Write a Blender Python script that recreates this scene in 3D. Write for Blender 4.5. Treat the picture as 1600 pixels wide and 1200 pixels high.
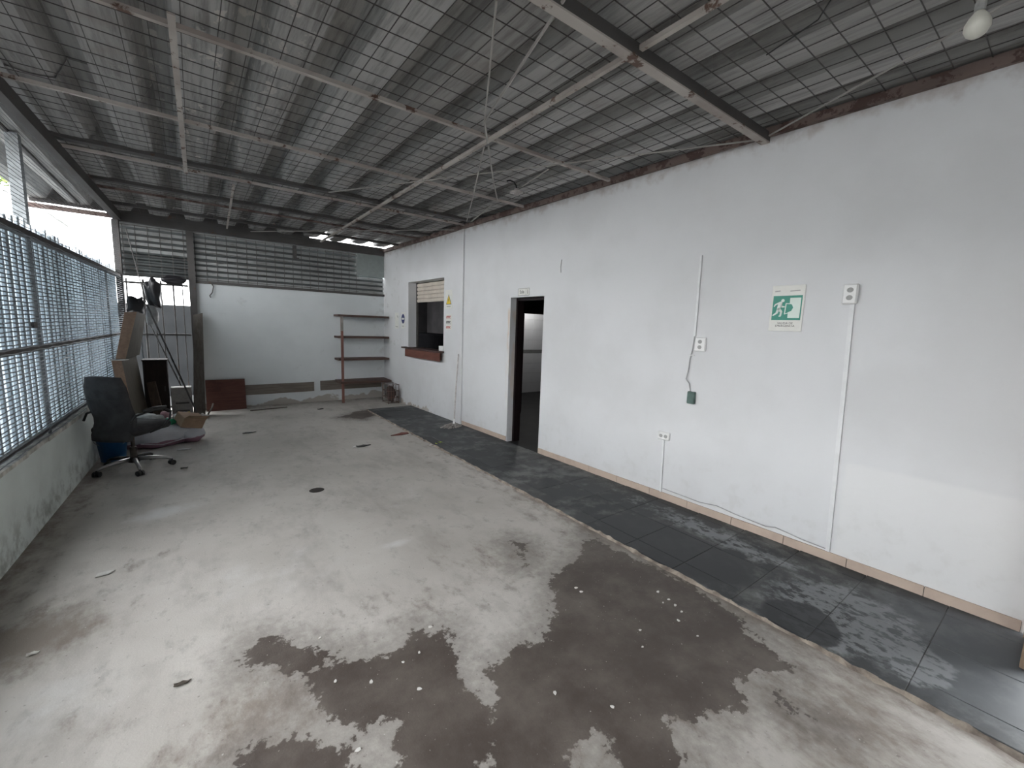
import bpy, math, random
import numpy as np
from mathutils import Matrix, Vector
random.seed(7); rng = np.random.default_rng(7)
for o in list(bpy.data.objects): bpy.data.objects.remove(o)
S = bpy.context.scene
COL = S.collection
# ------------------------------------------------------------------ camera
YAW, PITCH, ROLL, FPX, CAMH = math.radians(36.9), math.radians(7.5), math.radians(-1.9), 665.0, 1.62
def cam_axes(a, b, c):
    ca, sa, cb, sb, cc, sc = math.cos(a), math.sin(a), math.cos(b), math.sin(b), math.cos(c), math.sin(c)
    fw = np.array([sa*cb, ca*cb, -sb]); rt = np.array([ca, -sa, 0.0]); dn = np.cross(fw, rt)
    return cc*rt+sc*dn, -sc*rt+cc*dn, fw
RT, DN, FW = cam_axes(YAW, PITCH, ROLL)
cam = bpy.data.cameras.new('camera'); camo = bpy.data.objects.new('camera', cam); COL.objects.link(camo)
cam.sensor_width = 36.0; cam.lens = FPX/1600*36; cam.clip_start = 0.02; cam.clip_end = 500
M = Matrix.Identity(4)
for i in range(3): M[i][0], M[i][1], M[i][2] = RT[i], -DN[i], -FW[i]
M[2][3] = CAMH
camo.matrix_world = M
S.camera = camo
def floor_at(px, py, z=0.0):
    d = RT*((px-800)/FPX)+DN*((py-600)/FPX)+FW
    t = (z-CAMH)/d[2]
    return (d[0]*t, d[1]*t)
# ------------------------------------------------------------------ world / light / exposure
w = bpy.data.worlds.new('overcast'); S.world = w; w.use_nodes = True
nt = w.node_tree; bg = nt.nodes['Background']
tc = nt.nodes.new('ShaderNodeTexCoord'); sp = nt.nodes.new('ShaderNodeSeparateXYZ'); nt.links.new(tc.outputs['Generated'], sp.inputs[0])
mr = nt.nodes.new('ShaderNodeMapRange'); nt.links.new(sp.outputs[2], mr.inputs[0]); mr.inputs[1].default_value = 0.0; mr.inputs[2].default_value = 1.0
mx = nt.nodes.new('ShaderNodeMix'); mx.data_type = 'RGBA'; nt.links.new(mr.outputs[0], mx.inputs[0])
mx.inputs[6].default_value = (0.98, 0.99, 1.0, 1); mx.inputs[7].default_value = (0.93, 0.965, 1.0, 1)
nt.links.new(mx.outputs[2], bg.inputs[0]); bg.inputs[1].default_value = 3.0
S.view_settings.view_transform = 'Standard'; S.view_settings.look = 'None'; S.view_settings.gamma = 1
S.view_settings.use_curve_mapping = False; S.view_settings.exposure = 1.96

# ------------------------------------------------------------------ node helpers
class NT:
    def __init__(s, name):
        s.mat = bpy.data.materials.new(name); s.mat.use_nodes = True; s.t = s.mat.node_tree
        s.b = s.t.nodes['Principled BSDF']; s._p = None
    def n(s, k): return s.t.nodes.new(k)
    def put(s, sock, v):
        if isinstance(v, bpy.types.NodeSocket): s.t.links.new(v, sock)
        elif isinstance(v, (tuple, list)) and len(v) == 3 and sock.type == 'RGBA': sock.default_value = (*v, 1)
        else: sock.default_value = v
    def m(s, op, a, b=0.0, c=0.0, clamp=False):
        k = s.n('ShaderNodeMath'); k.operation = op; k.use_clamp = clamp
        s.put(k.inputs[0], a); s.put(k.inputs[1], b); s.put(k.inputs[2], c); return k.outputs[0]
    def geo(s):
        if s._p is None:
            g = s.n('ShaderNodeNewGeometry'); x = s.n('ShaderNodeSeparateXYZ'); s.t.links.new(g.outputs['Position'], x.inputs[0])
            s._p = (g.outputs['Position'], x.outputs[0], x.outputs[1], x.outputs[2])
        return s._p
    def objco(s): return s.n('ShaderNodeTexCoord').outputs['Object']
    def scale(s, v, sc):
        k = s.n('ShaderNodeMapping'); k.inputs['Scale'].default_value = sc; s.put(k.inputs['Vector'], v); return k.outputs[0]
    def noise(s, vec, sc, det=4, rough=.55):
        k = s.n('ShaderNodeTexNoise'); s.put(k.inputs['Vector'], vec); k.inputs['Scale'].default_value = sc
        k.inputs['Detail'].default_value = det; k.inputs['Roughness'].default_value = rough; return k.outputs['Fac']
    def sm(s, v, a, b):
        k = s.n('ShaderNodeMapRange'); k.interpolation_type = 'SMOOTHSTEP'; s.put(k.inputs[0], v)
        k.inputs[1].default_value = a; k.inputs[2].default_value = b; return k.outputs[0]
    def mix(s, f, a, b):
        k = s.n('ShaderNodeMix'); k.data_type = 'RGBA'; s.put(k.inputs[0], f); s.put(k.inputs[6], a); s.put(k.inputs[7], b); return k.outputs[2]
    def attr(s, name):
        k = s.n('ShaderNodeAttribute'); k.attribute_name = name; return k.outputs['Fac']
    def bump(s, h, st=.3, d=.01):
        k = s.n('ShaderNodeBump'); k.inputs['Strength'].default_value = st; k.inputs['Distance'].default_value = d
        s.put(k.inputs['Height'], h); s.put(s.b.inputs['Normal'], k.outputs[0])
    def box(s, c, h, soft):   # soft box mask in world position (None = ignore axis)
        _, x, y, z = s.geo(); out = None
        for v, cc, hh in zip((x, y, z), c, h):
            if cc is None: continue
            d = s.m('SUBTRACT', s.m('ABSOLUTE', s.m('SUBTRACT', v, cc)), hh)
            k = s.sm(d, soft, -soft)
            out = k if out is None else s.m('MULTIPLY', out, k)
        return out
    def fin(s, col, rough=.8, metal=0.0, spec=None):
        s.put(s.b.inputs['Base Color'], col); s.put(s.b.inputs['Roughness'], rough); s.put(s.b.inputs['Metallic'], metal)
        if spec is not None: s.b.inputs['Specular IOR Level'].default_value = spec
        return s.mat
MATS = {}
def flat(name, c, rough=.7, metal=0.0, var=.18, sc=14, bump=0.0, c2=None, spec=None):
    """painted / plain surface with gentle grain and wear"""
    if name in MATS: return MATS[name]
    q = NT(name); v = q.objco(); f = q.noise(v, sc, 5, .6)
    c2 = c2 or tuple(max(0, x*(1-2*var)) for x in c)
    col = q.mix(q.sm(f, .3, .7), c, c2)
    if bump: q.bump(q.noise(v, sc*3, 4), bump, .004)
    MATS[name] = q.fin(col, rough, metal, spec); return MATS[name]

# ------------------------------------------------------------------ mesh helpers
class MB:
    def __init__(s): s.v = []; s.f = []
    def add(s, vs, fs):
        b = len(s.v); s.v += [tuple(map(float, p)) for p in vs]; s.f += [tuple(b+i for i in f) for f in fs]; return s
    def box(s, a, b):
        x0, y0, z0 = a; x1, y1, z1 = b
        return s.add([(x0,y0,z0),(x1,y0,z0),(x1,y1,z0),(x0,y1,z0),(x0,y0,z1),(x1,y0,z1),(x1,y1,z1),(x0,y1,z1)],
                     [(0,3,2,1),(4,5,6,7),(0,1,5,4),(1,2,6,5),(2,3,7,6),(3,0,4,7)])
    def hexa(s, p):   # 8 points bottom loop + top loop
        return s.add(p, [(0,3,2,1),(4,5,6,7),(0,1,5,4),(1,2,6,5),(2,3,7,6),(3,0,4,7)])
    def bevbox(s, a, b, r):
        c = [(a[i]+b[i])/2 for i in range(3)]; h = [abs(b[i]-a[i])/2 for i in range(3)]
        r = min(r, min(h)*.95); vs = []; idx = {}
        for sx in (-1,1):
            for sy in (-1,1):
                for sz in (-1,1):
                    for k in range(3):
                        p = [sx*(h[0]-r), sy*(h[1]-r), sz*(h[2]-r)]; p[k] += (sx,sy,sz)[k]*r
                        idx[(sx,sy,sz,k)] = len(vs); vs.append([p[i]+c[i] for i in range(3)])
        fs = []; I = idx
        for k in range(3):
            for sg in (-1,1):
                a1, a2 = [(1,2),(2,0),(0,1)][k]
                loop = []
                for u, t in ((-1,-1),(1,-1),(1,1),(-1,1)):
                    q = [0,0,0]; q[k] = sg; q[a1] = u; q[a2] = t; loop.append(I[(*q,k)])
                fs.append(tuple(loop if sg > 0 else loop[::-1]))
        for k in range(3):
            a1, a2 = [(1,2),(2,0),(0,1)][k]
            for u in (-1,1):
                for t in (-1,1):
                    def g(e, ax):
                        q = [0,0,0]; q[k] = e; q[a1] = u; q[a2] = t; return I[(*q,ax)]
                    lp = [g(-1,a1), g(1,a1), g(1,a2), g(-1,a2)]
                    fs.append(tuple(lp if u*t < 0 else lp[::-1]))
        for sx in (-1,1):
            for sy in (-1,1):
                for sz in (-1,1):
                    lp = [I[(sx,sy,sz,0)], I[(sx,sy,sz,1)], I[(sx,sy,sz,2)]]
                    fs.append(tuple(lp if sx*sy*sz > 0 else lp[::-1]))
        return s.add(vs, fs)
    def cyl(s, p, q, r, n=8, r2=None, cap=True):
        p = Vector(p); q = Vector(q); d = (q-p).normalized(); r2 = r if r2 is None else r2
        u = d.orthogonal().normalized(); w_ = d.cross(u); vs = []
        for c, rr in ((p, r), (q, r2)):
            for i in range(n):
                a = 2*math.pi*(i+.5)/n; vs.append(c+u*math.cos(a)*rr+w_*math.sin(a)*rr)
        fs = [(i, (i+1) % n, n+(i+1) % n, n+i) for i in range(n)]
        if cap: fs += [tuple(range(n))[::-1], tuple(range(n, 2*n))]
        return s.add(vs, fs)
    def tube(s, pts, r, n=6):
        P = [Vector(p) for p in pts]; vs = []; N = len(P); rs = r if isinstance(r, (list, tuple)) else [r]*N
        up = None
        for i in range(N):
            d = (P[min(i+1, N-1)]-P[max(i-1, 0)]).normalized()
            if up is None: up = d.orthogonal().normalized()
            u = (up-d*up.dot(d)).normalized(); up = u; w_ = d.cross(u)
            for k in range(n):
                a = 2*math.pi*k/n; vs.append(P[i]+u*math.cos(a)*rs[i]+w_*math.sin(a)*rs[i])
        fs = [(i*n+k, i*n+(k+1) % n, (i+1)*n+(k+1) % n, (i+1)*n+k) for i in range(N-1) for k in range(n)]
        fs += [tuple(range(n))[::-1], tuple(range((N-1)*n, N*n))]
        return s.add(vs, fs)
    def beam(s, p, q, wd, ht, up=(0,0,1)):  # rectangular bar
        p = Vector(p); q = Vector(q); d = (q-p).normalized(); up = Vector(up)
        sd = d.cross(up).normalized()*wd/2; u = sd.cross(d).normalized()*ht/2
        return s.hexa([p-sd-u, p+sd-u, q+sd-u, q-sd-u, p-sd+u, p+sd+u, q+sd+u, q-sd+u])
    def prism(s, poly, z0, z1):   # xy polygon extruded in z
        n = len(poly)
        return s.add([(x,y,z0) for x,y in poly]+[(x,y,z1) for x,y in poly],
                     [tuple(range(n))[::-1], tuple(range(n, 2*n))]+[(i,(i+1) % n,n+(i+1) % n,n+i) for i in range(n)])
    def lathe(s, prof, n=16, c=(0,0,0)):
        vs = [(c[0]+r*math.cos(2*math.pi*k/n), c[1]+r*math.sin(2*math.pi*k/n), c[2]+z) for r, z in prof for k in range(n)]
        m = len(prof)
        fs = [(i*n+k, i*n+(k+1) % n, (i+1)*n+(k+1) % n, (i+1)*n+k) for i in range(m-1) for k in range(n)]
        fs += [tuple(range(n))[::-1], tuple(range((m-1)*n, m*n))]
        return s.add(vs, fs)
    def blob(s, c, r, seed=0, amp=.25, fr=2.2, nu=18, nv=11, flat_bottom=None, pw=1.0):
        rs = np.random.default_rng(seed); K = rs.normal(size=(7,3))*fr; ph = rs.uniform(0, 6.28, 7)
        vs = []
        for j in range(nv+1):
            th = math.pi*j/nv
            for i in range(nu):
                a = 2*math.pi*i/nu; d = np.array([math.sin(th)*math.cos(a), math.sin(th)*math.sin(a), math.cos(th)])
                k = 1+amp*np.mean(np.sin(K@d+ph))*1.6
                e = np.sign(d)*np.abs(d)**pw; p = [c[q]+e[q]*r[q]*k for q in range(3)]
                if flat_bottom is not None: p[2] = max(p[2], flat_bottom)
                vs.append(p)
        fs = [(j*nu+i, (j+1)*nu+i, (j+1)*nu+(i+1) % nu, j*nu+(i+1) % nu) for j in range(nv) for i in range(nu)]
        return s.add(vs, fs)
    def mesh(s, name, mat=None, smooth=False):
        me = bpy.data.meshes.new(name); me.from_pydata(s.v, [], s.f); me.update()
        if mat: me.materials.append(mat)
        if smooth: me.polygons.foreach_set('use_smooth', [True]*len(me.polygons))
        return me
    def obj(s, name, mat, parent=None, smooth=False, mw=None):
        return link(name, s.mesh(name, mat, smooth), parent, mw)
def link(name, me, parent=None, mw=None):
    o = bpy.data.objects.new(name, me); COL.objects.link(o)
    if parent is not None: o.parent = parent
    if mw is not None: o.matrix_local = mw
    return o
def tag(o, label=None, cat=None, group=None, kind=None):
    for k, v in (('label', label), ('category', cat), ('group', group), ('kind', kind)):
        if v: o[k] = v
    return o
def empty(name, label=None, cat=None, loc=(0,0,0), rz=0, group=None, kind=None, mw=None):
    o = bpy.data.objects.new(name, None); COL.objects.link(o); o.empty_display_size = .1
    o.location = loc; o.rotation_euler = (0,0,rz)
    if mw is not None: o.matrix_world = mw
    return tag(o, label, cat, group, kind)

# ------------------------------------------------------------------ room frame
def WX(y): return 3.66-.03*y           # right wall face
def BY(x): return 9.15+.03*x           # back wall face
def FX(y): return -1.15+.033*y         # fence line
WD = Vector((-.03, 1, 0)).normalized(); WN = Vector((-WD.y, WD.x, 0))   # along wall, into the room
def wall_mw(y, z, off=0.0):            # local x = to the right as seen, y = up, z = into the room
    p = Vector((WX(y), y, z))+WN*off
    m = Matrix.Identity(4)
    for i in range(3): m[i][0], m[i][1], m[i][2], m[i][3] = -WD[i], (0,0,1)[i], WN[i], p[i]
    return m
FY0 = -3.2; OP0, OP1 = -1.7, 3.9        # fence start; unseen bay left without backing sheets to let light in
YB = 9.15+.03*3.385                    # y of right-back corner
WT = 3.14                              # wall top
TH = .2

# ------------------------------------------------------------------ materials of the room
def m_wall():
    q = NT('white_wall_paint'); P, x, y, z = q.geo()
    n1 = q.noise(P, 1.3, 5); n2 = q.noise(P, 9, 5, .6); n3 = q.noise(q.scale(P, (2, 2, .5)), 6, 4)
    col = q.mix(q.sm(n1, .35, .7), (.635,.64,.648), (.585,.588,.592))
    # newer paint low down at the right
    col = q.mix(q.m('MULTIPLY', q.box((None, -1.0, .3), (0, 1.9, .46), .02), .6), col, (.69,.69,.685))
    # grime rising from the skirting
    g = q.m('MULTIPLY', q.sm(z, .75, .08), q.sm(n2, .5, .72))
    col = q.mix(q.m('MULTIPLY', g, .22), col, (.42,.41,.38))
    # scuffs
    sc = q.sm(q.noise(q.scale(P, (3, 3, 9)), 2.2, 6, .65), .66, .74)
    col = q.mix(q.m('MULTIPLY', sc, .12), col, (.45,.45,.44))
    # rust run beside the doorway
    r = q.m('MULTIPLY', q.box((None, 4.80, 1.25), (0, .012, .62), .05), q.sm(n3, .42, .6))
    col = q.mix(q.m('MULTIPLY', r, .8), col, (.52,.30,.14))
    # damp and mould in the far corner and lost plaster at the foot
    d = q.m('MULTIPLY', q.box((None, 9.0, 2.2), (0, .55, 1.1), .35), q.sm(n2, .57, .7))
    col = q.mix(q.m('MULTIPLY', d, .55), col, (.36,.36,.33))
    h = q.m('ADD', z, q.m('MULTIPLY', q.m('SUBTRACT', q.noise(P, 4.5, 3), .5), -.55))
    l = q.m('MULTIPLY', q.sm(h, .06, .035), q.sm(y, 6.3, 7.6))
    col = q.mix(l, col, (.40,.36,.32))
    col = q.mix(q.m('MULTIPLY', q.sm(q.m('ADD', z, q.m('MULTIPLY', n2, .35)), 3.19, 3.36), .6), col, (.30,.24,.21))
    q.bump(q.noise(P, 60, 4), .12, .004)
    return q.fin(col, .75)
def m_back():
    q = NT('grey_white_wall_paint'); P, x, y, z = q.geo()
    n1 = q.noise(P, 1.2, 5); n2 = q.noise(P, 6, 5, .6)
    col = q.mix(q.sm(n1, .35, .7), (.66,.69,.70), (.60,.63,.64))
    s_ = q.sm(q.noise(P, 3.1, 6, .7), .62, .7)
    col = q.mix(q.m('MULTIPLY', s_, .2), col, (.35,.36,.36))
    h = q.m('ADD', z, q.m('MULTIPLY', q.m('SUBTRACT', q.noise(q.scale(P, (1, 1, 1)), 2.7, 3), .5), -.5))
    col = q.mix(q.sm(h, .10, .075), col, (.40,.37,.335))
    c = q.m('MULTIPLY', q.sm(x, 2.9, 3.4), q.sm(n2, .5, .68))
    col = q.mix(q.m('MULTIPLY', c, .35), col, (.34,.34,.32))
    q.bump(q.noise(P, 50, 4), .12, .004)
    return q.fin(col, .8)
def m_floor():
    q = NT('stained_concrete'); P, x, y, z = q.geo()
    n0 = q.noise(P, .9, 5); n1 = q.noise(P, 4.5, 6, .62); n2 = q.noise(P, 24, 5, .65); n3 = q.noise(P, 110, 3, .6)
    col = q.mix(q.sm(n0, .35, .65), (.50,.475,.44), (.42,.395,.36))
    col = q.mix(q.m('MULTIPLY', q.sm(n1, .45, .75), .5), col, (.42,.385,.35))
    n4 = q.noise(q.scale(P, (1.0, .45, 1.0)), 2.6, 7, .68); n5 = q.noise(q.scale(P, (1, .6, 1)), 9, 6, .7)
    col = q.mix(q.m('MULTIPLY', q.sm(n4, .47, .66), .55), col, (.31,.287,.26))
    col = q.mix(q.m('MULTIPLY', q.sm(n5, .54, .68), .45), col, (.27,.25,.228))
    li = q.m('ADD', q.attr('lite'), q.m('MULTIPLY', q.m('SUBTRACT', n1, .5), .9))
    col = q.mix(q.m('MULTIPLY', q.sm(li, .3, .75), .65), col, (.64,.64,.63))
    di = q.m('ADD', q.attr('dirt_shade'), q.m('MULTIPLY', q.m('SUBTRACT', n5, .5), 1.5))
    col = q.mix(q.m('MULTIPLY', q.sm(di, .28, .95), .8), col, (.19,.155,.128))
    ws = q.attr('wet')
    wv = q.m('ADD', ws, q.m('ADD', q.m('MULTIPLY', q.m('SUBTRACT', n1, .5), .30), q.m('MULTIPLY', q.m('SUBTRACT', n2, .5), .22)))
    halo = q.m('MULTIPLY', q.sm(wv, -.22, .0), q.m('ADD', .22, q.m('MULTIPLY', n2, .4)))
    spk = q.m('MULTIPLY', q.sm(ws, -.34, -.04), q.sm(n2, .52, .66))
    wet = q.m('MAXIMUM', q.m('MAXIMUM', q.sm(wv, -.012, .02), halo), q.m('MULTIPLY', spk, .42))
    wc = q.mix(q.sm(q.noise(P, 3.2, 6, .65), .35, .72), (.060,.045,.037), (.125,.104,.089))
    col = q.mix(q.m('MULTIPLY', wet, .97), col, wc)
    fl = q.sm(q.noise(P, 75, 2, .4), .735, .76)
    col = q.mix(q.m('MULTIPLY', fl, .55), col, (.62,.60,.57))
    pit = q.sm(q.noise(P, 40, 3, .5), .32, .27)
    col = q.mix(q.m('MULTIPLY', pit, .5), col, (.13,.11,.1))
    ro = q.m('SUBTRACT', .82, q.m('MULTIPLY', wet, .26))
    q.bump(q.m('ADD', n3, q.m('MULTIPLY', n2, .6)), .25, .006)
    return q.fin(col, ro)
def ell_(q, x, y, cx, cy, rx, ry):
    a = q.m('DIVIDE', q.m('SUBTRACT', x, cx), rx); b = q.m('DIVIDE', q.m('SUBTRACT', y, cy), ry)
    return q.m('SUBTRACT', 1.0, q.m('SQRT', q.m('ADD', q.m('MULTIPLY', a, a), q.m('MULTIPLY', b, b))))
def m_tile():
    q = NT('black_slate_tile'); P, x, y, z = q.geo()
    n0 = q.noise(P, 1.6, 5); n1 = q.noise(P, 6, 6, .65); n2 = q.noise(q.scale(P, (1, .55, 1)), 26, 4, .6)
    oi = q.n('ShaderNodeObjectInfo').outputs['Random']
    col = q.mix(oi, (.046,.049,.051), (.062,.065,.067))
    dust = q.m('MULTIPLY', q.sm(q.m('ADD', n1, q.m('MULTIPLY', q.m('SUBTRACT', n0, .5), .9)), .44, .74), .62)
    col = q.mix(dust, col, (.19,.193,.188))
    col = q.mix(q.m('MULTIPLY', q.sm(q.m('ADD', ell_(q, x, y, 3.15, .1, .75, .75), q.m('MULTIPLY', q.m('SUBTRACT', n1, .5), .8)), .0, .5), .6), col, (.13,.14,.15))
    # dried limescale splash, shape broken up by droplets
    def ell(cx, cy, rx, ry):
        a = q.m('DIVIDE', q.m('SUBTRACT', x, cx), rx); b = q.m('DIVIDE', q.m('SUBTRACT', y, cy), ry)
        return q.m('SUBTRACT', 1.0, q.m('SQRT', q.m('ADD', q.m('MULTIPLY', a, a), q.m('MULTIPLY', b, b))))
    e = q.m('MAXIMUM', ell(2.95, .64, .42, .42), ell(2.82, .30, .22, .14))
    e = q.m('MAXIMUM', e, q.m('MULTIPLY', ell(3.3, 1.6, .16, 1.0), .35))
    sp_ = q.m('MULTIPLY', q.sm(q.m('ADD', e, q.m('MULTIPLY', q.m('SUBTRACT', n1, .5), 1.0)), .02, .25), q.sm(n2, .40, .52))
    col = q.mix(q.m('MULTIPLY', sp_, .7), col, (.27,.28,.29))
    # soaked zone stays dark and shines
    ew = q.m('MAXIMUM', ell(2.83, 1.72, .33, .62), ell(2.70, .78, .22, .20))
    wet = q.sm(q.m('ADD', ew, q.m('MULTIPLY', q.m('SUBTRACT', n1, .5), .7)), .0, .12)
    col = q.mix(q.m('MULTIPLY', wet, .9), col, (.020,.022,.025))
    q.bump(n1, .12, .004)
    return q.fin(col, q.m('SUBTRACT', .58, q.m('MULTIPLY', wet, .2)), 0.0, .25)
def m_roof():
    q = NT('weathered_fibre_cement'); P, x, y, z = q.geo(); oi = q.n('ShaderNodeObjectInfo').outputs['Random']
    st = q.noise(q.scale(P, (5, .35, 5)), 4, 6, .7); n1 = q.noise(P, 1.7, 5); n2 = q.noise(q.scale(P, (1, .6, 1)), 11, 4, .6)
    col = q.mix(oi, (.47,.465,.455), (.34,.33,.318))
    col = q.mix(q.m('MULTIPLY', q.sm(st, .42, .70), .8), col, (.17,.162,.155))
    col = q.mix(q.m('MULTIPLY', q.sm(n1, .55, .75), .6), col, (.25,.215,.19))
    ar = q.m('MULTIPLY', q.box((.22, 3.6, None), (.36, 2.6, 0), .3), 1.0)
    pl = q.m('MULTIPLY', q.sm(n2, .585, .63), q.m('ADD', q.m('MULTIPLY', ar, .8), .10))
    col = q.mix(pl, col, (.60,.57,.53))
    hl = q.m('MULTIPLY', q.sm(q.noise(P, 9, 3), .70, .73), ar)
    col = q.mix(hl, col, (.035,.032,.03))
    q.bump(st, .25, .006)
    return q.fin(col, .62)
def m_steel(name='flaking_beam_paint', a=(.52,.48,.44), b=(.36,.31,.28), rust=(.13,.075,.055), thr=.56):
    q = NT(name); P = q.geo()[0]; n1 = q.noise(P, 7, 6, .7); n2 = q.noise(P, 2.3, 4)
    col = q.mix(q.sm(n2, .35, .7), a, b); col = q.mix(q.sm(n1, thr, thr+.06), col, rust)
    return q.fin(col, .65, 0.0)
def m_wood(name, a, b, rough=.6, ax=0):
    q = NT(name); v = q.objco(); sc = [18, 18, 18]; sc[ax] = 1.6
    n1 = q.noise(q.scale(v, tuple(sc)), 2.2, 5, .6); n2 = q.noise(v, 5, 4)
    col = q.mix(q.sm(n1, .35, .68), a, b); col = q.mix(q.m('MULTIPLY', q.sm(n2, .55, .75), .5), col, tuple(.6*k for k in b))
    return q.fin(col, rough, 0.0, .2)
WALL, BACK, FLOOR, TILE, ROOF = m_wall(), m_back(), m_floor(), m_tile(), m_roof()
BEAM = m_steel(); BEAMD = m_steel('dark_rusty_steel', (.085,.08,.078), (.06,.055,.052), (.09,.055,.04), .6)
RUSTY = m_steel('rusty_plate', (.20,.145,.125), (.13,.095,.085), (.085,.05,.042), .5)
BRACE = m_steel('pale_brace_paint', (.40,.38,.355), (.30,.28,.26), (.16,.11,.09), .66)
MESHW = flat('mesh_wire_steel', (.11,.10,.095), .6, .3)

# ------------------------------------------------------------------ floor
NX, NY = 204, 420
fx = np.linspace(-1.3, 3.62, NX); fy = np.linspace(-3.2, 9.6, NY)
GX, GY = np.meshgrid(fx, fy)
def sdf(poly):
    P = np.array([floor_at(*p) for p in poly]); n = len(P); d = np.full(GX.shape, 1e9); ins = np.zeros(GX.shape, bool)
    for i in range(n):
        a, b = P[i], P[(i+1) % n]; e = b-a; wx, wy = GX-a[0], GY-a[1]
        t = np.clip((wx*e[0]+wy*e[1])/(e@e+1e-12), 0, 1)
        d = np.minimum(d, np.hypot(wx-e[0]*t, wy-e[1]*t))
        c = ((a[1] > GY) != (b[1] > GY)) & (GX < (b[0]-a[0])*(GY-a[1])/(b[1]-a[1]+1e-12)+a[0])
        ins ^= c
    return np.where(ins, d, -d)
def gauss(px, py, rx, ry, ang=0):
    c = floor_at(px, py); dx, dy = GX-c[0], GY-c[1]; ca, sa = math.cos(ang), math.sin(ang)
    return np.exp(-((dx*ca+dy*sa)/rx)**2-((dy*ca-dx*sa)/ry)**2)
wet = np.maximum.reduce([sdf(p) for p in (
    [(912,835),(1015,882),(1120,935),(1170,980),(1215,1025),(1243,1052),(1180,1052),(1143,1065),(1147,1100),(1105,1125),(1085,1137),(1045,1122),(1070,1165),(1063,1210),(1000,1260),(955,1200),(948,1150),(925,1140),(890,1200),(850,1260),(760,1230),(775,1160),(765,1085),(750,1045),(800,1020),(840,1000),(866,940),(858,898),(900,880)],
    [(485,1055),(550,1030),(625,1010),(645,980),(700,980),(722,1050),(752,1080),(782,1130),(770,1175),(750,1250),(635,1240),(615,1125),(595,1118),(570,1140),(525,1145),(485,1137),(479,1090)],
    [(355,1210),(415,1160),(450,1145),(545,1160),(560,1210),(520,1280),(380,1280)],
    [(375,1022),(410,990),(450,1000),(527,1015),(515,1035),(465,1058),(435,1045),(387,1045)],
    [(528,652),(560,642),(600,640),(612,652),(590,648),(566,656)],
    [(800,842),(830,850),(818,885),(812,870)],
    [(1180,1050),(1215,1070),(1250,1100),(1290,1130),(1262,1128),(1215,1105)])])
dirt_shade = np.maximum.reduce([np.clip((GX-1.75)/.75, 0, 1)*.55*np.clip(1.3-GY/9, .4, 1), np.clip((GX-2.38)/.15, 0, 1)*.8*np.clip((4.5-GY)/1.5, 0, 1), gauss(760,880,.5,.5)*.5, gauss(640,950,.6,.3)*.45, gauss(1000,1130,.8,.5)*.5, gauss(120,1130,.25,.2)*.4, gauss(10,1010,.45,.28)*1.1, gauss(1330,1120,.7,.4)*.75,  gauss(220,880,.35,.09,.5)*.55, gauss(60,950,.5,.09,.5)*.55,
    np.clip(1-(GX-(-1.15+.033*GY))/.42, 0, 1)*.75, gauss(760,745,.22,.5)*.5, gauss(700,680,.1,.6)*.45, np.clip((GY-8.5)/.7, 0, 1)*.55, gauss(330,760,.2,.25)*.35,  # first term here darkens the floor along the parapet to stand for shade
    gauss(800,870,.35,.45)*.45, gauss(560,655,.5,.35)*.4, gauss(410,1110,.35,.28)*.8, gauss(300,1170,.3,.12)*.6, gauss(450,1060,.3,.2)*.6, gauss(1250,1080,.5,.22,-.3)*.6, gauss(540,1000,.7,.2)*.35])
lite = np.maximum.reduce([gauss(265,800,.35,.2)*.72, gauss(620,848,.22,.08)*.62, gauss(420,900,.8,.7)*.42, gauss(620,770,.6,.9)*.38, gauss(100,1100,.35,.3)*.5])
v = np.stack([GX.ravel(), GY.ravel(), np.zeros(GX.size)], 1)
idx = np.arange(NX*NY).reshape(NY, NX)
fs = np.stack([idx[:-1,:-1].ravel(), idx[:-1,1:].ravel(), idx[1:,1:].ravel(), idx[1:,:-1].ravel()], 1)
me = bpy.data.meshes.new('floor'); me.from_pydata(v.tolist(), [], fs.tolist()); me.materials.append(FLOOR)
for nm, arr in (('wet', wet), ('dirt_shade', dirt_shade), ('lite', lite)):
    a = me.attributes.new(nm, 'FLOAT', 'POINT'); a.data.foreach_set('value', arr.ravel().astype(np.float32))
floor = tag(link('floor', me), 'worn grey concrete floor with dark wet stains and a black tiled walkway', kind='structure')
# sub-slab below the tiles
SCREED = flat('tile_mortar', (.105,.105,.10), .85, var=.2, sc=8)
MB().add([(2.551,-3.2,.0155),(3.64,-3.2,.0155),(3.42,7.89,.0155),(2.551,7.89,.0155)], [(0,1,2,3)]).obj('tile_bed', SCREED, floor)
xe = [2.55, 2.70, 3.10, 3.50]; k = 0; tm = {}
for r in range(-4, 17):
    y0 = 1.1+.4*r
    for c in range(4):
        x0 = xe[c]; x1 = xe[c+1] if c < 3 else WX(y0+.2)-.012
        key = c if c < 3 else ('w', r)
        if key not in tm:
            h = (x1-x0-.003)/2
            tm[key] = MB().bevbox((-h,-.1985,0), (h,.1985,.014), .002).mesh('tile', TILE)
        o = link('tile', tm[key], floor); o.location = ((x0+x1)/2, y0+.2, .004+random.uniform(0,.0012)); o.rotation_euler = (random.uniform(-.002,.002), random.uniform(-.002,.002), 0)
# broken mortar lip along the walkway
lip = MB(); ys = np.arange(-2.0, 7.92, .05); L = []
for y in ys: L.append((2.545-.013*abs(random.gauss(0,1)), .006+.013*random.random()))
for i in range(len(ys)-1):
    (a, za), (b, zb) = L[i], L[i+1]
    lip.add([(a,ys[i],0),(2.553,ys[i],za+.004),(2.553,ys[i+1],zb+.004),(b,ys[i+1],0)], [(0,1,2,3)])
LIPM = flat('mortar_lip', (.36,.31,.255), .9, c2=(.12,.095,.08), sc=9)
lip.obj('mortar_edge', LIPM, floor)

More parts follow.
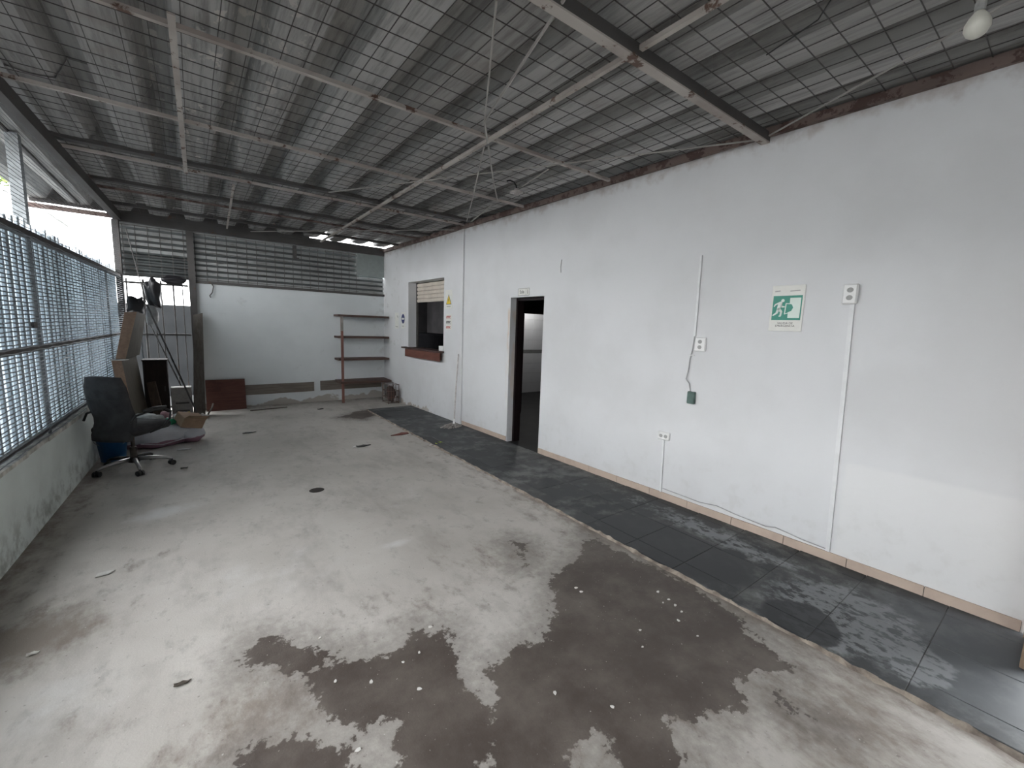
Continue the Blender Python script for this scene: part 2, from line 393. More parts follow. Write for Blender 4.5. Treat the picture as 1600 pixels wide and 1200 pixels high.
# ------------------------------------------------------------------ right wall with hatch and doorway
D0, D1, DZ = 4.10, 4.775, 2.03        # doorway
H0, H1, HZ0, HZ1 = 6.62, 8.02, 1.14, 2.43   # hatch
def wbox(mb, y0, y1, z0, z1, t0=0.0, t1=TH):
    pts = []
    for z in (z0, z1):
        for y, t in ((y0, t0), (y0, t1), (y1, t1), (y1, t0)):
            p = Vector((WX(y), y, z))-WN*t; pts.append(p)
    mb.hexa(pts)
wb = MB()
wbox(wb, -.0, D0, 0, WT); wbox(wb, D0, D1, DZ, WT); wbox(wb, D1, H0, 0, WT)
wbox(wb, H0, H1, 0, HZ0); wbox(wb, H0, H1, HZ1, WT); wbox(wb, H1, YB+.15, 0, WT)
wbox(wb, -.95, 0, 2.1, WT); wbox(wb, -3.2, -.95, 0, WT)
wall_r = tag(wb.obj('wall_right', WALL), 'long white painted wall with scuffs and damp marks', kind='structure')
pm = MB(); wbox(pm, 5.98, 6.13, 0, WT-.02, -.025, .02); pm.obj('pilaster', WALL, wall_r)
# brown wall plate on top
pm = MB(); wbox(pm, -3.2, YB, WT-.015, WT+.05, -.035, .12)
pl_ = pm.obj('trim_1', RUSTY); tag(pl_, 'rust brown plate along the top of the white wall', kind='structure')
# skirting tiles
TAN = NT('tan_skirting_ceramic'); P = TAN.geo()[0]; n_ = TAN.noise(P, 5, 5)
TAN = TAN.fin(TAN.mix(TAN.sm(n_, .35, .7), (.50,.40,.33), (.42,.33,.275)), .5)
bb = MB(); wbox(bb, 0.02, D0-.01, .0, .075, -.004, 0); bb2 = bb
base = tag(bb.obj('baseboard_right', SCREED), 'tan ceramic skirting along the white wall', kind='structure')
y = .02
while y < 5.95:
    y1 = min(y+.40, 5.97)
    if y < D0-.01 < y1: y1 = D0-.01
    if D0-.02 < y < D1+.01: y = D1+.01; continue
    t = MB(); wbox(t, y+.002, y1-.002, .004, .083+random.uniform(-.002,.002), -.014, -.002); t.obj('skirting_tile', TAN, base); y = y1
# doorway lining: pale jamb plus dark timber frame
DARKW = m_wood('dark_stained_frame', (.014,.008,.009), (.010,.006,.007), .5, 2)
dr = empty('door_1', 'doorway into the dark room, without its door leaf', kind='structure')
t = MB(); wbox(t, D0, D0+.035, 0, DZ, .10, TH+.01); t.obj('jamb', DARKW, dr)
t = MB(); wbox(t, D1-.035, D1, 0, DZ, .10, TH+.01); t.obj('jamb', DARKW, dr)
t = MB(); wbox(t, D0+.035, D1-.035, DZ-.035, DZ, .10, TH+.01); t.obj('lintel', DARKW, dr)
# open wooden door at the right edge of the picture
DOORW = m_wood('brown_door_wood', (.26,.19,.135), (.19,.135,.095), .55, 2)
d2 = empty('door_2', 'brown wooden door leaf standing open at the near end of the white wall', kind='structure')
MB().bevbox((3.225,-.04,.02), (3.64,-.0,2.06), .004).obj('leaf', DOORW, d2)
for z0, z1 in ((.15,.9),(1.05,1.95)): MB().bevbox((3.29,.001,z0), (3.58,.006,z1), .003).obj('panel', DOORW, d2)
MB().cyl((3.27,.0,1.0),(3.27,.045,1.0),.012,8).cyl((3.27,.045,1.0),(3.38,.047,1.0),.009,8).obj('handle', flat('brushed_metal', (.5,.5,.5), .35, 1.0), d2)

# ------------------------------------------------------------------ rooms behind the wall
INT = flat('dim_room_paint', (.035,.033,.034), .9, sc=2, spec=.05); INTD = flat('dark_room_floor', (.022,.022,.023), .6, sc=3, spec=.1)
WTILE = flat('white_glazed_tile', (.66,.67,.69), .25, var=.03, sc=1); BAND = flat('tile_border', (.25,.25,.25), .4, sc=60)
rm = MB(); x0 = 3.3
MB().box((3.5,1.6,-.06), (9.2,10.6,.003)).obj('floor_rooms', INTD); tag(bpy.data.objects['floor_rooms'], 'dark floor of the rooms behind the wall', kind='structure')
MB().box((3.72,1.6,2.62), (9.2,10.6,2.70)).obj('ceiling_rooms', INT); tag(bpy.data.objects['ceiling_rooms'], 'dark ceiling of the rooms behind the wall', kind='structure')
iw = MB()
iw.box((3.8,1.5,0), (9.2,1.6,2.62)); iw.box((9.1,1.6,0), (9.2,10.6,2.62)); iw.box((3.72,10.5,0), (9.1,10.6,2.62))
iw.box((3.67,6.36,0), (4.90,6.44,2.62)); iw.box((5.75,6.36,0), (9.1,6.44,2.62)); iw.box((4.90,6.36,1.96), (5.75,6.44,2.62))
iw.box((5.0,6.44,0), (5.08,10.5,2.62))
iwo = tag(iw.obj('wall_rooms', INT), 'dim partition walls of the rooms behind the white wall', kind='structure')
# dark inner door frame and the lit tiled washroom wall
ff = empty('door_3', 'dark inner door frame leading to the lit tiled washroom', kind='structure')
for a in ((4.86,6.30,0),(4.96,6.47,2.0)),((5.69,6.30,0),(5.79,6.47,2.0)),((4.96,6.30,1.90),(5.69,6.47,2.0)): MB().box(*a).obj('frame_post', DARKW, ff)
MB().bevbox((4.02,6.30,.01),(4.82,6.34,2.0),.004).obj('leaf', DARKW, ff)
bw = MB().box((5.08,8.36,0),(9.1,8.40,2.62)).obj('wall_washroom', flat('tile_grout_grey', (.5,.5,.5), .8)); tag(bw, 'white tiled washroom wall seen through the doorway', kind='structure')
tmw = MB().bevbox((0,-.008,0),(.297,0,.247),.003).mesh('wall_tile', WTILE)
for i in range(6):
    for j in range(9):
        z = .004+j*.25+(.085 if j > 3 else 0)
        o = link('wall_tile', tmw, bw); o.location = (6.0+i*.30, 8.36, z)
bm_ = MB().bevbox((0,-.010,0),(.297,0,.078),.003).mesh('border_tile', BAND)
for i in range(6): o = link('border_tile', bm_, bw); o.location = (6.0+i*.30, 8.36, 1.006)
lampm = NT('washroom_bulb_glow'); lampm.b.inputs['Emission Color'].default_value = (1,.98,.95,1); lampm.b.inputs['Emission Strength'].default_value = 60; lampm = lampm.fin((.9,.9,.9), .4)
lo = empty('ceiling_lamp', 'round ceiling lamp lighting the washroom behind the doorway', 'lamp', (6.45, 7.95, 2.62))
MB().lathe([(.0,-.001),(.11,-.001),(.11,-.02),(.0,-.02)], 20).obj('base', flat('lamp_plate', (.7,.7,.7), .5), lo)
MB().lathe([(.0,-.02),(.09,-.02),(.085,-.05),(.05,-.08),(.0,-.09)], 20).obj('diffuser', lampm, lo, True)
# hatch: counter inside
cn = tag(MB().bevbox((4.5,6.6,0),(4.98,10.4,1.42),.01).obj('counter', flat('counter_dark', (.005,.005,.0055), .8, spec=.0)), 'dark counter block inside the service hatch room', 'counter')

# hatch shutter, sill
IVORY = flat('ivory_shutter_paint', (.60,.54,.47), .5, var=.08, sc=6)
sh = empty('roller_shutter', 'ivory roller shutter slats half raised in the service hatch', 'shutter')
z = HZ1-.012; k = 0
while z > 2.10:
    t = MB(); c = Vector((0,0,0)); prof = [(.0,0),(.012,.012),(.016,.035),(.012,.058),(0,.07)]
    y0, y1 = H0+.02, H1-.005; vs = []
    for y in (y0, y1):
        for d, h in prof: vs.append(Vector((WX(y), y, z-.07+h))-WN*(.185-d))
        for d, h in prof[::-1]: vs.append(Vector((WX(y), y, z-.07+h))-WN*(.192-d*.6))
    n = len(prof)*2
    t.add(vs, [(i, (i+1) % n, n+(i+1) % n, n+i) for i in range(n)]+[tuple(range(n))[::-1], tuple(range(n, 2*n))])
    t.obj('slat', IVORY, sh); z -= .073
t = MB(); wbox(t, H1-.03, H1, HZ0, HZ1, .165, .2); t.obj('guide_rail', flat('rail_dark', (.10,.09,.085), .6), sh)
t = MB(); wbox(t, H0, H0+.03, HZ0, HZ1, .165, .2); t.obj('guide_rail', MATS['rail_dark'], sh)
SILL = m_wood('red_brown_varnish', (.155,.062,.045), (.105,.042,.032), .45, 1); SILLD = m_wood('dark_sill_varnish', (.07,.04,.035), (.05,.03,.027), .45, 1)
sl = empty('hatch_sill', 'red brown wooden sill with apron below the service hatch', 'sill')
t = MB(); wbox(t, H0-.03, H1+.12, HZ0+.012, HZ0+.042, -.10, .19); t.obj('board', SILLD, sl)
t = MB(); wbox(t, H0-.03, H1-.05, HZ0-.135, HZ0+.008, -.095, -.075); t.obj('apron', SILL, sl)
for yy in (H0+.05, H1-.15):
    t = MB(); wbox(t, yy, yy+.03, HZ0-.12, HZ0+.01, -.075, -.002); t.obj('bracket', SILLD, sl)
WPL = flat('white_plastic', (.74,.74,.73), .4, var=.03)
t = MB(); wbox(t, H0+.015, H0+.16, HZ0+.043, HZ0+.125, .0, .1); o = t.obj('small_box', WPL)
tag(o, 'small white box on the near end of the hatch sill', 'box')

# ------------------------------------------------------------------ back wall and what is above it
kb = MB()
def bbox_(mb, x0, x1, z0, z1, t0=0.0, t1=.15):
    pts = []
    for z in (z0, z1):
        for x, t in ((x0, t0), (x1, t0), (x1, t1), (x0, t1)): pts.append((x, BY(x)+t, z))
    mb.hexa(pts)
bbox_(kb, .08, 3.6, 0, 2.20)
wall_b = tag(kb.obj('wall_back', BACK), 'grey white back wall with plaster lost along its foot', kind='structure')
GALV = NT('dull_corrugated_zinc'); P = GALV.geo()[0]; n_ = GALV.noise(P, 2.5, 5); n2_ = GALV.noise(GALV.scale(P, (1,1,6)), 5, 4)
c_ = GALV.mix(GALV.sm(n_, .35, .7), (.36,.37,.37), (.25,.255,.25)); c_ = GALV.mix(GALV.m('MULTIPLY', GALV.sm(n2_, .52, .7), .6), c_, (.14,.13,.12))
GALV = GALV.fin(c_, .55, .25)
def corr_sheet(x0, x1, z0, z1, pitch=.088, amp=.034, t=.06, name='corrugated_sheet', parent=None, mat=None):
    zz = np.arange(z0, z1+1e-6, pitch/16); vs = []; fs = []
    for z in zz:
        d = amp*max(-.75, min(.75, 1.9*math.sin(2*math.pi*(z-2.2)/pitch)))
        vs += [(x0, BY(x0)+t+d, z), (x1, BY(x1)+t+d, z)]
    for i in range(len(zz)-1): fs.append((2*i, 2*i+1, 2*i+3, 2*i+2))
    return MB().add(vs, fs).obj(name, mat or GALV, parent, True)
cp = empty('slat_cladding', 'dull zinc cladding of horizontal slats behind wire mesh above the back wall', 'cladding')
GALVD = m_steel('dark_green_grey_sheet', (.075,.085,.085), (.05,.055,.056), (.07,.06,.05), .62)
xs = [-.84, -.40, .04, .93, 1.82, 2.83, 3.40]
for i in range(6):
    z = 2.625 if i < 2 else 2.25
    bbox_(t := MB(), xs[i], xs[i+1], z-.02, 3.07 if i < 5 else 2.63, .075, .085); t.obj('backing', GALVD, cp)
    while z < (3.03 if i < 5 else 2.60):
        t = MB(); sg = random.uniform(-.003,.003); bbox_(t, xs[i]-(.015 if i else 0), xs[i+1], z, z+.052, .03+sg, .036+sg); t.obj('slat', GALV, cp); z += .092
for i in range(2): corr_sheet(xs[i]-(.02 if i else 0), xs[i+1], 2.24, 2.70, t=.08+.006*i, name='sheet', parent=cp, mat=GALVD)
t = MB(); bbox_(t, 2.80, 3.40, 2.60, 3.045, -.012, .004); tag(t.obj('flat_panel', flat('grey_green_board', (.30,.335,.325), .7, var=.05)), 'flat grey green board filling the top corner beside the slat cladding', 'panel')
# welded mesh in front of the cladding
wm = MB()
for i in range(28):
    x = -.80+i*.15
    if x < 2.84: wm.cyl((x, BY(x)+.02, 2.24), (x, BY(x)+.02, 3.03), .0042, 5)
for j in range(6):
    z = 2.27+j*.15; wm.cyl((-.84, BY(-.84)+.012, z), (2.84, BY(2.84)+.012, z), .0042, 5)
o = wm.obj('wire_mesh', MESHW, cp); o['kind'] = 'stuff'
t = MB(); bbox_(t, .08, 3.385, 2.20, 2.245, -.03, .03); t.obj('bottom_rail', BEAMD, cp)
t = MB(); bbox_(t, -.86, 3.385, 3.05, 3.165, -.03, .03); tag(t.obj('trim_2', BEAMD), 'dark rusty steel tube across the top of the back cladding', kind='structure')
t = MB(); pts = [(.30,BY(.3)-.02,2.22),(.33,BY(.3)-.03,2.16),(.31,BY(.3)-.03,2.06),(.27,BY(.3)-.03,2.0),(.28,BY(.3)-.03,1.97)]
tag(t.tube(pts, .009, 6).obj('hanging_strap', BEAMD), 'short dark strap dangling from the rail above the back wall', 'strap')
t = MB(); bbox_(t, 1.60, 1.66, 2.80, 3.03, -.05, -.03); bbox_(t, 1.60, 1.70, 2.78, 2.81, -.05, -.03); tag(t.obj('hanging_bracket', BEAMD), 'small dark metal bracket hanging in front of the slat cladding', 'bracket')

# unseen wall added behind the viewpoint to block skylight
t = MB(); t.box((-1.4,-3.4,2.1),(4.0,-3.2,3.3)); t.box((-1.4,-3.4,0),(4.0,-3.2,2.1))
tag(t.obj('wall_blocker', WALL), 'unseen white wall added behind the viewpoint to block light', kind='structure')
t = MB(); bbox_(t, -1.74, 1.9, 3.165, 3.50, -.035, -.02); bbox_(t, 1.9, 3.40, 3.165, 3.215, -.035, -.02)
tag(t.obj('trim_3', BEAMD), 'dark closing strip between the back cladding and the roof sheets', kind='structure')
# ------------------------------------------------------------------ roof
roof = empty('ceiling', 'corrugated fibre cement roof on steel purlins with wire mesh below', kind='structure')
def ch(x):    # channel profile, period .45
    u = ((x-.86) % .45)/.45
    lo_, hi = 3.215, 3.37
    if u < .08: return hi-(hi-lo_)*(u/.08)*.9 if False else hi-(hi-lo_)*(u/.08)
    if u < .60: return lo_-.012*math.sin(math.pi*(u-.08)/.52)
    if u < .76: return lo_+(hi-lo_)*(u-.60)/.16
    return hi
us = [0,.04,.08,.16,.25,.34,.43,.52,.60,.68,.76,.88,1.0]
ycuts = [(-3.2,1.80),(1.60,4.66),(4.46,7.60),(7.40,9.075)]
for i in range(-6, 7):
    X0 = .86+.45*i
    for j, (y0, y1) in enumerate(ycuts):
        dz = .010*(j % 2)+random.uniform(-.002,.003)+(.018 if j == 3 and i in (2,4,5) else 0); tilt = random.uniform(-.003,.003); sk = random.uniform(-.004,.004)
        
        if j == 3: y1 = BY(X0+.2)-.036
        vs = []
        xsu = [max(-1.74, X0+.45*u) for u in us if X0+.45*(u+.12) > -1.74]+[X0+.45+.03]
        prof = [(x, ch(min(x, X0+.4499))) for x in xsu]
        ny = 6; yy = np.linspace(y0, y1, ny)
        for q_, y in enumerate(yy):
            sag = -.006*math.sin(math.pi*q_/(ny-1))+tilt*(q_/(ny-1)-.5)
            for x, z in prof: vs.append((x+sk, y, z+dz+sag))
        n = len(prof); fs = [(a*n+b, a*n+b+1, (a+1)*n+b+1, (a+1)*n+b) for a in range(ny-1) for b in range(n-1)]
        mb = MB().add(vs, fs)
        mb.add([(x, y, z+.008) for x, y, z in vs], [tuple(reversed(f)) for f in fs])
        # end caps
        for e in (0, (ny-1)*n):
            b0 = len(vs)
            mb.f += [(e+b, e+b+1, b0+e+b+1, b0+e+b) for b in range(n-1)]
        mb.obj('roof_sheet', ROOF, roof)
def rb(name, p, q, wd, ht, mat=BEAM): return MB().beam(p, q, wd, ht).obj(name, mat, roof)
# beams running across (C channel for the big one)
c = MB(); X0, X1, Yb = -1.05, WX(1.66)+.08, 1.66
for a, b in (((X0,Yb-.028,3.085),(X1,Yb+.032,3.095)), ((X0,Yb-.018,3.145),(X1,Yb+.032,3.152))): c.box(a, b)
bm0 = c.obj('beam', BEAM, roof); MB().box((X0,Yb-.028,3.095),(X1,Yb-.018,3.16)).obj('shaded_web', BEAMD, bm0)  # web made darker than the flanges to imitate its shaded near side
for y, wd, z in ((3.12,.032,3.165),(4.50,.026,3.17),(5.93,.024,3.172),(7.45,.02,3.175)): rb('purlin', (-1.02,y,z), (WX(y)+.08,y+.03,z), wd, .026, BEAM if y < 7 else RUSTY)
for y in (5.72, 7.1): rb('purlin', (-1.0,y,3.19), (WX(y)+.05,y,3.19), .09, .04, BEAMD)
for y in (-1.4, .15): rb('purlin', (-1.05,y,3.165), (WX(y)+.08,y,3.165), .04, .05)
rb('purlin', (-1.0,8.45,3.19), (WX(8.45)+.05,8.45,3.19), .05, .04, BEAMD)
rb('stringer', (2.0,-2.5,3.14), (2.06,9.0,3.14), .030, .026)
rb('stringer', (-.005,2.95,3.13), (.03,5.95,3.14), .034, .01)
rb('stringer', (.46,6.0,3.13), (.56,9.0,3.14), .026, .01)
rb('edge_beam', (FX(-3.2)+.04,-3.2,3.11), (FX(9.0)+.02,9.05,3.11), .09, .11, BEAMD)
rb('eave_purlin', (-1.22,-3.2,3.185), (-1.22,8.9,3.185), .03, .03, BEAMD)
rb('eave_rafter', (-1.80,9.0,3.10), (-.86,9.02,3.10), .05, .06, RUSTY)
for p, q, wd in (((1.36,5.5,3.12),(3.56,1.68,3.11),.014), ((3.56,1.62,3.12),(2.62,-.35,3.12),.011), ((2.76,3.22,3.11),(2.86,3.75,3.10),.014),
              ((3.05,4.62,3.12),(3.30,5.5,3.12),.02), ((.9,8.9,3.13),(3.40,6.2,3.13),.02)):
    MB().beam(p, q, wd, .008).obj('brace_bar', BRACE, roof)
# hanging strips tied to the node
for pts, r in (([(1.19,1.80,3.10),(1.5,2.33,3.085),(1.775,2.80,3.10)], .006), ([(1.43,1.60,3.11),(1.6,2.2,3.10),(1.775,2.80,3.10),(2.0,3.10,3.10)], .009),
               ([(2.01,3.17,3.10),(2.6,4.3,3.08),(3.2,5.46,3.10)], .007), ([(2.04,3.15,3.10),(2.5,3.76,3.09),(2.98,4.37,3.10)], .008)):
    MB().tube(pts, r, 5).obj('tie_strip', BRACE, roof)
# welded mesh under the sheets
wm = MB()
for i in range(32):
    x = -1.0+i*.15; dx = random.uniform(-.01,.01)
    pts = [(x+dx, -2.6, 3.195)]+[(x+dx+random.uniform(-.008,.008), y, 3.19+random.uniform(-.012,.006)) for y in np.arange(-1.5, 9.0, .75)]+[(x, 9.0, 3.19)]
    wm.tube(pts, .0027, 4)
for j in range(77):
    y = -2.5+j*.15; y += random.uniform(-.01,.01)
    pts = [(x, y+random.uniform(-.006,.006), 3.184+random.uniform(-.012,.006)) for x in np.arange(-1.02, WX(y), .6)]+[(WX(y), y, 3.184)]
    wm.tube(pts, .0029, 4)
o = wm.obj('wire_mesh', MESHW, roof); o['kind'] = 'stuff'
o = MB().tube([(1.95,.55,3.2),(2.2,.78,3.06),(2.38,.92,3.07),(2.62,1.25,3.16)], .0035, 5).obj('loose_cable', flat('black_rubber', (.015,.015,.016), .6))
tag(o, 'thin black cable sagging below the roof near the wall beam', 'cable')

# ------------------------------------------------------------------ left parapet and fence
PAR = NT('pale_grey_green_render'); P, x_, y_, z_ = PAR.geo(); n_ = PAR.noise(P, 2, 5); n2_ = PAR.noise(P, 7, 5, .65)
c_ = PAR.mix(PAR.sm(n_, .35, .7), (.70,.745,.715), (.62,.66,.63)); c_ = PAR.mix(PAR.m('MULTIPLY', PAR.m('MULTIPLY', PAR.sm(z_, .4, .02), PAR.sm(n2_, .42, .66)), .7), c_, (.22,.225,.20))
PAR.bump(n2_, .3, .01); PAR = PAR.fin(c_, .85)
def fbox(mb, y0, y1, z0, z1, t0, t1):   # along the fence line, t towards the room
    mb.hexa([(FX(y)+t, y, z) for z in (z0, z1) for y, t in ((y0,t0),(y0,t1),(y1,t1),(y1,t0))])
t = MB(); fbox(t, FY0, 9.1, 0, .60, -.12, .01)
wl = tag(t.obj('wall_left', PAR), 'low grey green rendered parapet under the fence', kind='structure')
t = MB()
yy = FY0
while yy < 9.05:
    L_ = random.uniform(.25,.55); y1 = min(yy+L_, 9.08); fbox(t, yy, y1, .60, .628+random.uniform(0,.014), -.125, .026+random.uniform(-.008,.006)); yy = y1
t.obj('mortar_cap', flat('cap_mortar', (.74,.72,.67), .9, c2=(.36,.35,.31), sc=7), wl)
fe = empty('metal_fence', 'steel fence of mesh and pickets backed by pale translucent sheets on the parapet', 'fence')
PICK = flat('blue_grey_picket_paint', (.40,.44,.47), .5, .3, var=.12, sc=4)
pk = MB(); 
for (a, b) in ((-.032,-.006),(-.006,.006),(.006,.032)): pass
prof = [(-.024,0),(-.017,.012),(-.006,.017),(.006,.017),(.017,.012),(.024,0)]
pv = []; pf = []
for z in (.60, 2.34):
    pv += [(-d, a, z) for a, d in prof]+[(-d+.004, a, z) for a, d in prof[::-1]]
n = 12
pf = [(i, (i+1) % n, n+(i+1) % n, n+i) for i in range(n)]+[tuple(range(n))[::-1], tuple(range(n,2*n))]
pme = MB().add(pv, pf).mesh('picket', PICK, False)
y = FY0+.06; i = 0
while y < 9.0:
    o = link('picket', pme, fe); o.location = (FX(y)-.055, y, random.uniform(-.04,.03)); o.rotation_euler = (random.uniform(-.006,.006), 0, random.uniform(-.1,.1)); y += .13+random.uniform(-.006,.006); i += 1
# translucent fibreglass sheets fixed behind the pickets
FG = NT('pale_blue_fibreglass'); n_ = FG.noise(FG.geo()[0], 1.8, 4)
dfc = FG.mix(FG.sm(n_, .35, .7), (.42,.47,.50), (.34,.39,.42)); trn = FG.n('ShaderNodeBsdfTranslucent'); FG.put(trn.inputs['Color'], FG.mix(FG.sm(n_, .3, .7), (.185,.21,.225), (.135,.155,.168)))
dff = FG.n('ShaderNodeBsdfDiffuse'); FG.put(dff.inputs['Color'], dfc); ad = FG.n('ShaderNodeAddShader'); FG.t.links.new(dff.outputs[0], ad.inputs[0]); FG.t.links.new(trn.outputs[0], ad.inputs[1])
FG.t.links.new(ad.outputs[0], FG.t.nodes['Material Output'].inputs['Surface']); FG = FG.mat
y = FY0-.1
while y < 9.0:
    if OP0-.05 < y < OP1-.05: y += .80; continue
    y1 = min(y+.80, 9.02); zt = 2.30+random.uniform(-.03,.04); vs = []; ysx = np.arange(y, y1+.03, .0163)
    for k_, yy_ in enumerate(ysx):
        x_ = FX(yy_)-.115+.018*math.sin(2*math.pi*yy_/.13)
        vs += [(x_, yy_, .56), (x_, yy_, zt+.012*math.sin(9*yy_))]
    MB().add(vs, [(2*k_, 2*k_+2, 2*k_+3, 2*k_+1) for k_ in range(len(ysx)-1)]).obj('backing_sheet', FG, fe, True); y += .80
RAIL = flat('dark_fence_steel', (.05,.046,.047), .6, .2, c2=(.085,.07,.065))
for z, h in ((2.22,.05),(1.34,.042),(.668,.022)):
    t = MB(); fbox(t, FY0, 9.08, z-h/2, z+h/2, -.03, .012 if z > 1 else .0); t.obj('rail', RAIL, fe)
for y in (FY0+.03, 2.9, 5.0, 7.9):
    t = MB(); fbox(t, y-.008, y+.008, .615, 2.2, -.008, .010); t.obj('post', flat('grey_post_steel', (.16,.165,.17), .6), fe)
t = MB().box((-1.23,5.85,-.06),(-1.15,5.95,3.18)); t.obj('outer_post', flat('pale_post_paint', (.30,.32,.33), .6), fe)
t = MB(); fbox(t, 9.0, 9.10, .60, 3.06, -.05, .03); t.obj('post', BEAMD, fe)
for k_ in range(8):  # unseen panels added above the rail to dim the upper wall
    t = MB(); fbox(t, FY0+.825*k_, FY0+.825*(k_+1)-.006, 2.25, 2.80, -.05, -.035); t.obj('light_block_panel', GALVD, fe)
# expanded metal mesh: zigzag strands that touch at the knots
ex = MB(); ev = []; ef = []
def strands(z0, z1, dz, cw, th, hw):
    ys = np.arange(OP1-.02, 9.02, cw/2)
    r = 0; z = z0
    while z < z1:
        for a in range(len(ys)-1):
            pass
        b = len(ev)
        for k_, y in enumerate(ys):
            zz = z+(dz/2 if (k_+r) % 2 else -dz/2)*.22
            ev.extend([(FX(y)+.016, y, zz-hw), (FX(y)+.016+th, y, zz), (FX(y)+.016, y, zz+hw)])
        for k_ in range(len(ys)-1):
            o_ = b+3*k_
            ef.extend([(o_, o_+3, o_+4, o_+1), (o_+1, o_+4, o_+5, o_+2), (o_+2, o_+5, o_+3, o_)])
        r += 1; z += dz
strands(.64, 2.2, .030, .34, .003, .0046)
strands(2.26, 3.04, .030, .34, .002, .0023)
o = ex.add(ev, ef).obj('expanded_mesh', flat('expanded_mesh_steel', (.30,.32,.335), .5, .4), fe); o['kind'] = 'stuff'
t = MB(); fbox(t, 4.78, 4.86, 1.50, 1.545, .012, .03); t.obj('lock_plate', RAIL, fe)

# ------------------------------------------------------------------ gate at the back left
gt = empty('barred_gate', 'tall gate of thin vertical steel bars in the back left corner', 'gate')
for x, r in ((-.80,.012),(-.60,.018),(-.47,.009),(-.38,.012),(-.22,.013),(-.10,.009)):
    MB().cyl((x,BY(x)+.03,.03),(x,BY(x)+.03,2.20),r,8).obj('bar', BEAMD, gt)
for z in (.10,1.32,2.14): MB().beam((-.84,BY(-.84)+.03,z),(-.02,BY(0)+.03,z),.025,.03).obj('rail', BEAMD, gt)
t = MB(); bbox_(t, -.01, .085, 0, 3.04, -.06, .0); tag(t.obj('steel_post', BEAMD), 'dark steel post between the barred gate and the back wall', 'post')
TIMB = m_wood('grey_old_timber', (.145,.13,.115), (.10,.088,.078), .85, 2)
t = MB().hexa([(-.06,8.62,0),(.10,8.62,0),(.10,8.74,0),(-.06,8.74,0),(.02,8.93,1.66),(.15,8.93,1.70),(.15,9.04,1.70),(.02,9.04,1.66)])
tag(t.obj('timber_post', TIMB), 'thick grey timber post leaning on the steel post by the back wall', 'timber')

# ------------------------------------------------------------------ shelf on the back wall
SHW = m_wood('brown_shelf_board', (.115,.075,.062), (.08,.052,.045), .6, 0)
shf = empty('corner_shelf', 'four brown wooden shelves on one upright in the back right corner', 'shelf')
for i, z in enumerate((1.755, 1.325, .875, .42)):
    d = .34 if i < 3 else .46
    x0, x1 = 2.32, 3.365
    MB().hexa([(x0,BY(x0)-d,z-.02),(x1,BY(x1)-d,z-.035 if i == 3 else z-.02),(x1,BY(x1)-.002,z-.02),(x0,BY(x0)-.002,z-.02),(x0,BY(x0)-d,z+.02),(x1,BY(x1)-d,z+.005 if i == 3 else z+.02),(x1,BY(x1)-.002,z+.02),(x0,BY(x0)-.002,z+.02)]).obj('shelf_board', SHW, shf)
MB().beam((2.38,8.85,0),(2.38,8.85,1.735),.045,.03,(0,1,0)).obj('upright', m_wood('reddish_upright', (.22,.105,.085), (.17,.085,.07), .6, 2), shf)
MB().beam((2.38,8.833,1.45),(2.38,8.833,1.735),.047,.004,(0,1,0)).obj('unpainted_end', flat('bare_grey_wood', (.33,.31,.29), .8), shf)
MB().beam((3.30,9.1,0),(3.30,9.1,.38),.04,.04,(0,1,0)).obj('rear_leg', flat('pale_batten', (.42,.40,.37), .8), shf)
# boards fixed along the foot of the back wall
STR = m_wood('grey_brown_plank', (.20,.175,.15), (.15,.13,.112), .75, 0)
for x0, x1, z0, z1, lab in ((.70,1.91,.225,.41,'long grey brown plank fixed low on the back wall beside the red board'), (2.03,3.30,.23,.425,'grey brown plank fixed low on the back wall behind the corner shelf')):
    t = MB(); bbox_(t, x0, x1, z0, z1, -.022, -.001); tag(t.obj('wall_plank', STR), lab, 'plank')
t = MB().hexa([(.13,8.98,0),(.72,9.0,0),(.72,9.02,0),(.13,9.0,0),(.13,9.12,.535),(.72,9.13,.535),(.72,9.15,.535),(.13,9.135,.535)])
tag(t.obj('plywood_board', m_wood('dark_red_ply', (.135,.062,.05), (.10,.045,.038), .7, 0)), 'dark red brown board leaning on the left end of the back wall', 'board')
t = MB().tube([(.75,8.72,.008),(1.05,8.76,.012),(1.35,8.80,.008)], .011, 5); tag(t.obj('wood_strip', STR), 'thin dark strip of wood lying on the floor before the back wall', 'strip')
t = MB().tube([(.13,8.62,.012),(.20,8.80,.10),(.22,8.95,.14)], .014, 5); tag(t.obj('wood_stick', TIMB), 'short stick leaning at the foot of the timber post', 'stick')

# crate in the corner: rusty wire basket with brown contents
cr = empty('wire_basket', 'rusty wire basket with brown rags in the back right corner', 'basket', (3.23,8.48,0))
RW = m_steel('rust_wire', (.13,.085,.07), (.09,.06,.05), (.15,.07,.045), .55)
bx, by_, bz = .11, .16, .40
for sx in (-1,1):
    for sy in (-1,1): MB().cyl((sx*bx,sy*by_,0),(sx*bx,sy*by_,bz),.008,6).obj('corner_wire', RW, cr)
t = MB()
for z in (.02,.13,.26,.39):
    t.tube([(-bx,-by_,z),(bx,-by_,z),(bx,by_,z),(-bx,by_,z),(-bx,-by_,z)], .006, 5)
for q_ in (-.05,.0,.05): t.cyl((q_,-by_,.02),(q_,-by_,.39),.004,5)
t.obj('wire_frame', RW, cr)
MB().blob((-.01,-.02,.17),(.085,.12,.16),3,.35,2.5,14,9,.02).obj('rag_bundle', flat('brown_rag', (.075,.048,.042), .95), cr, True)
MB().blob((.05,-.12,.10),(.035,.03,.06),8,.3,2.5,10,7,.02).obj('white_lump', flat('dusty_white', (.5,.47,.45), .9), cr, True)

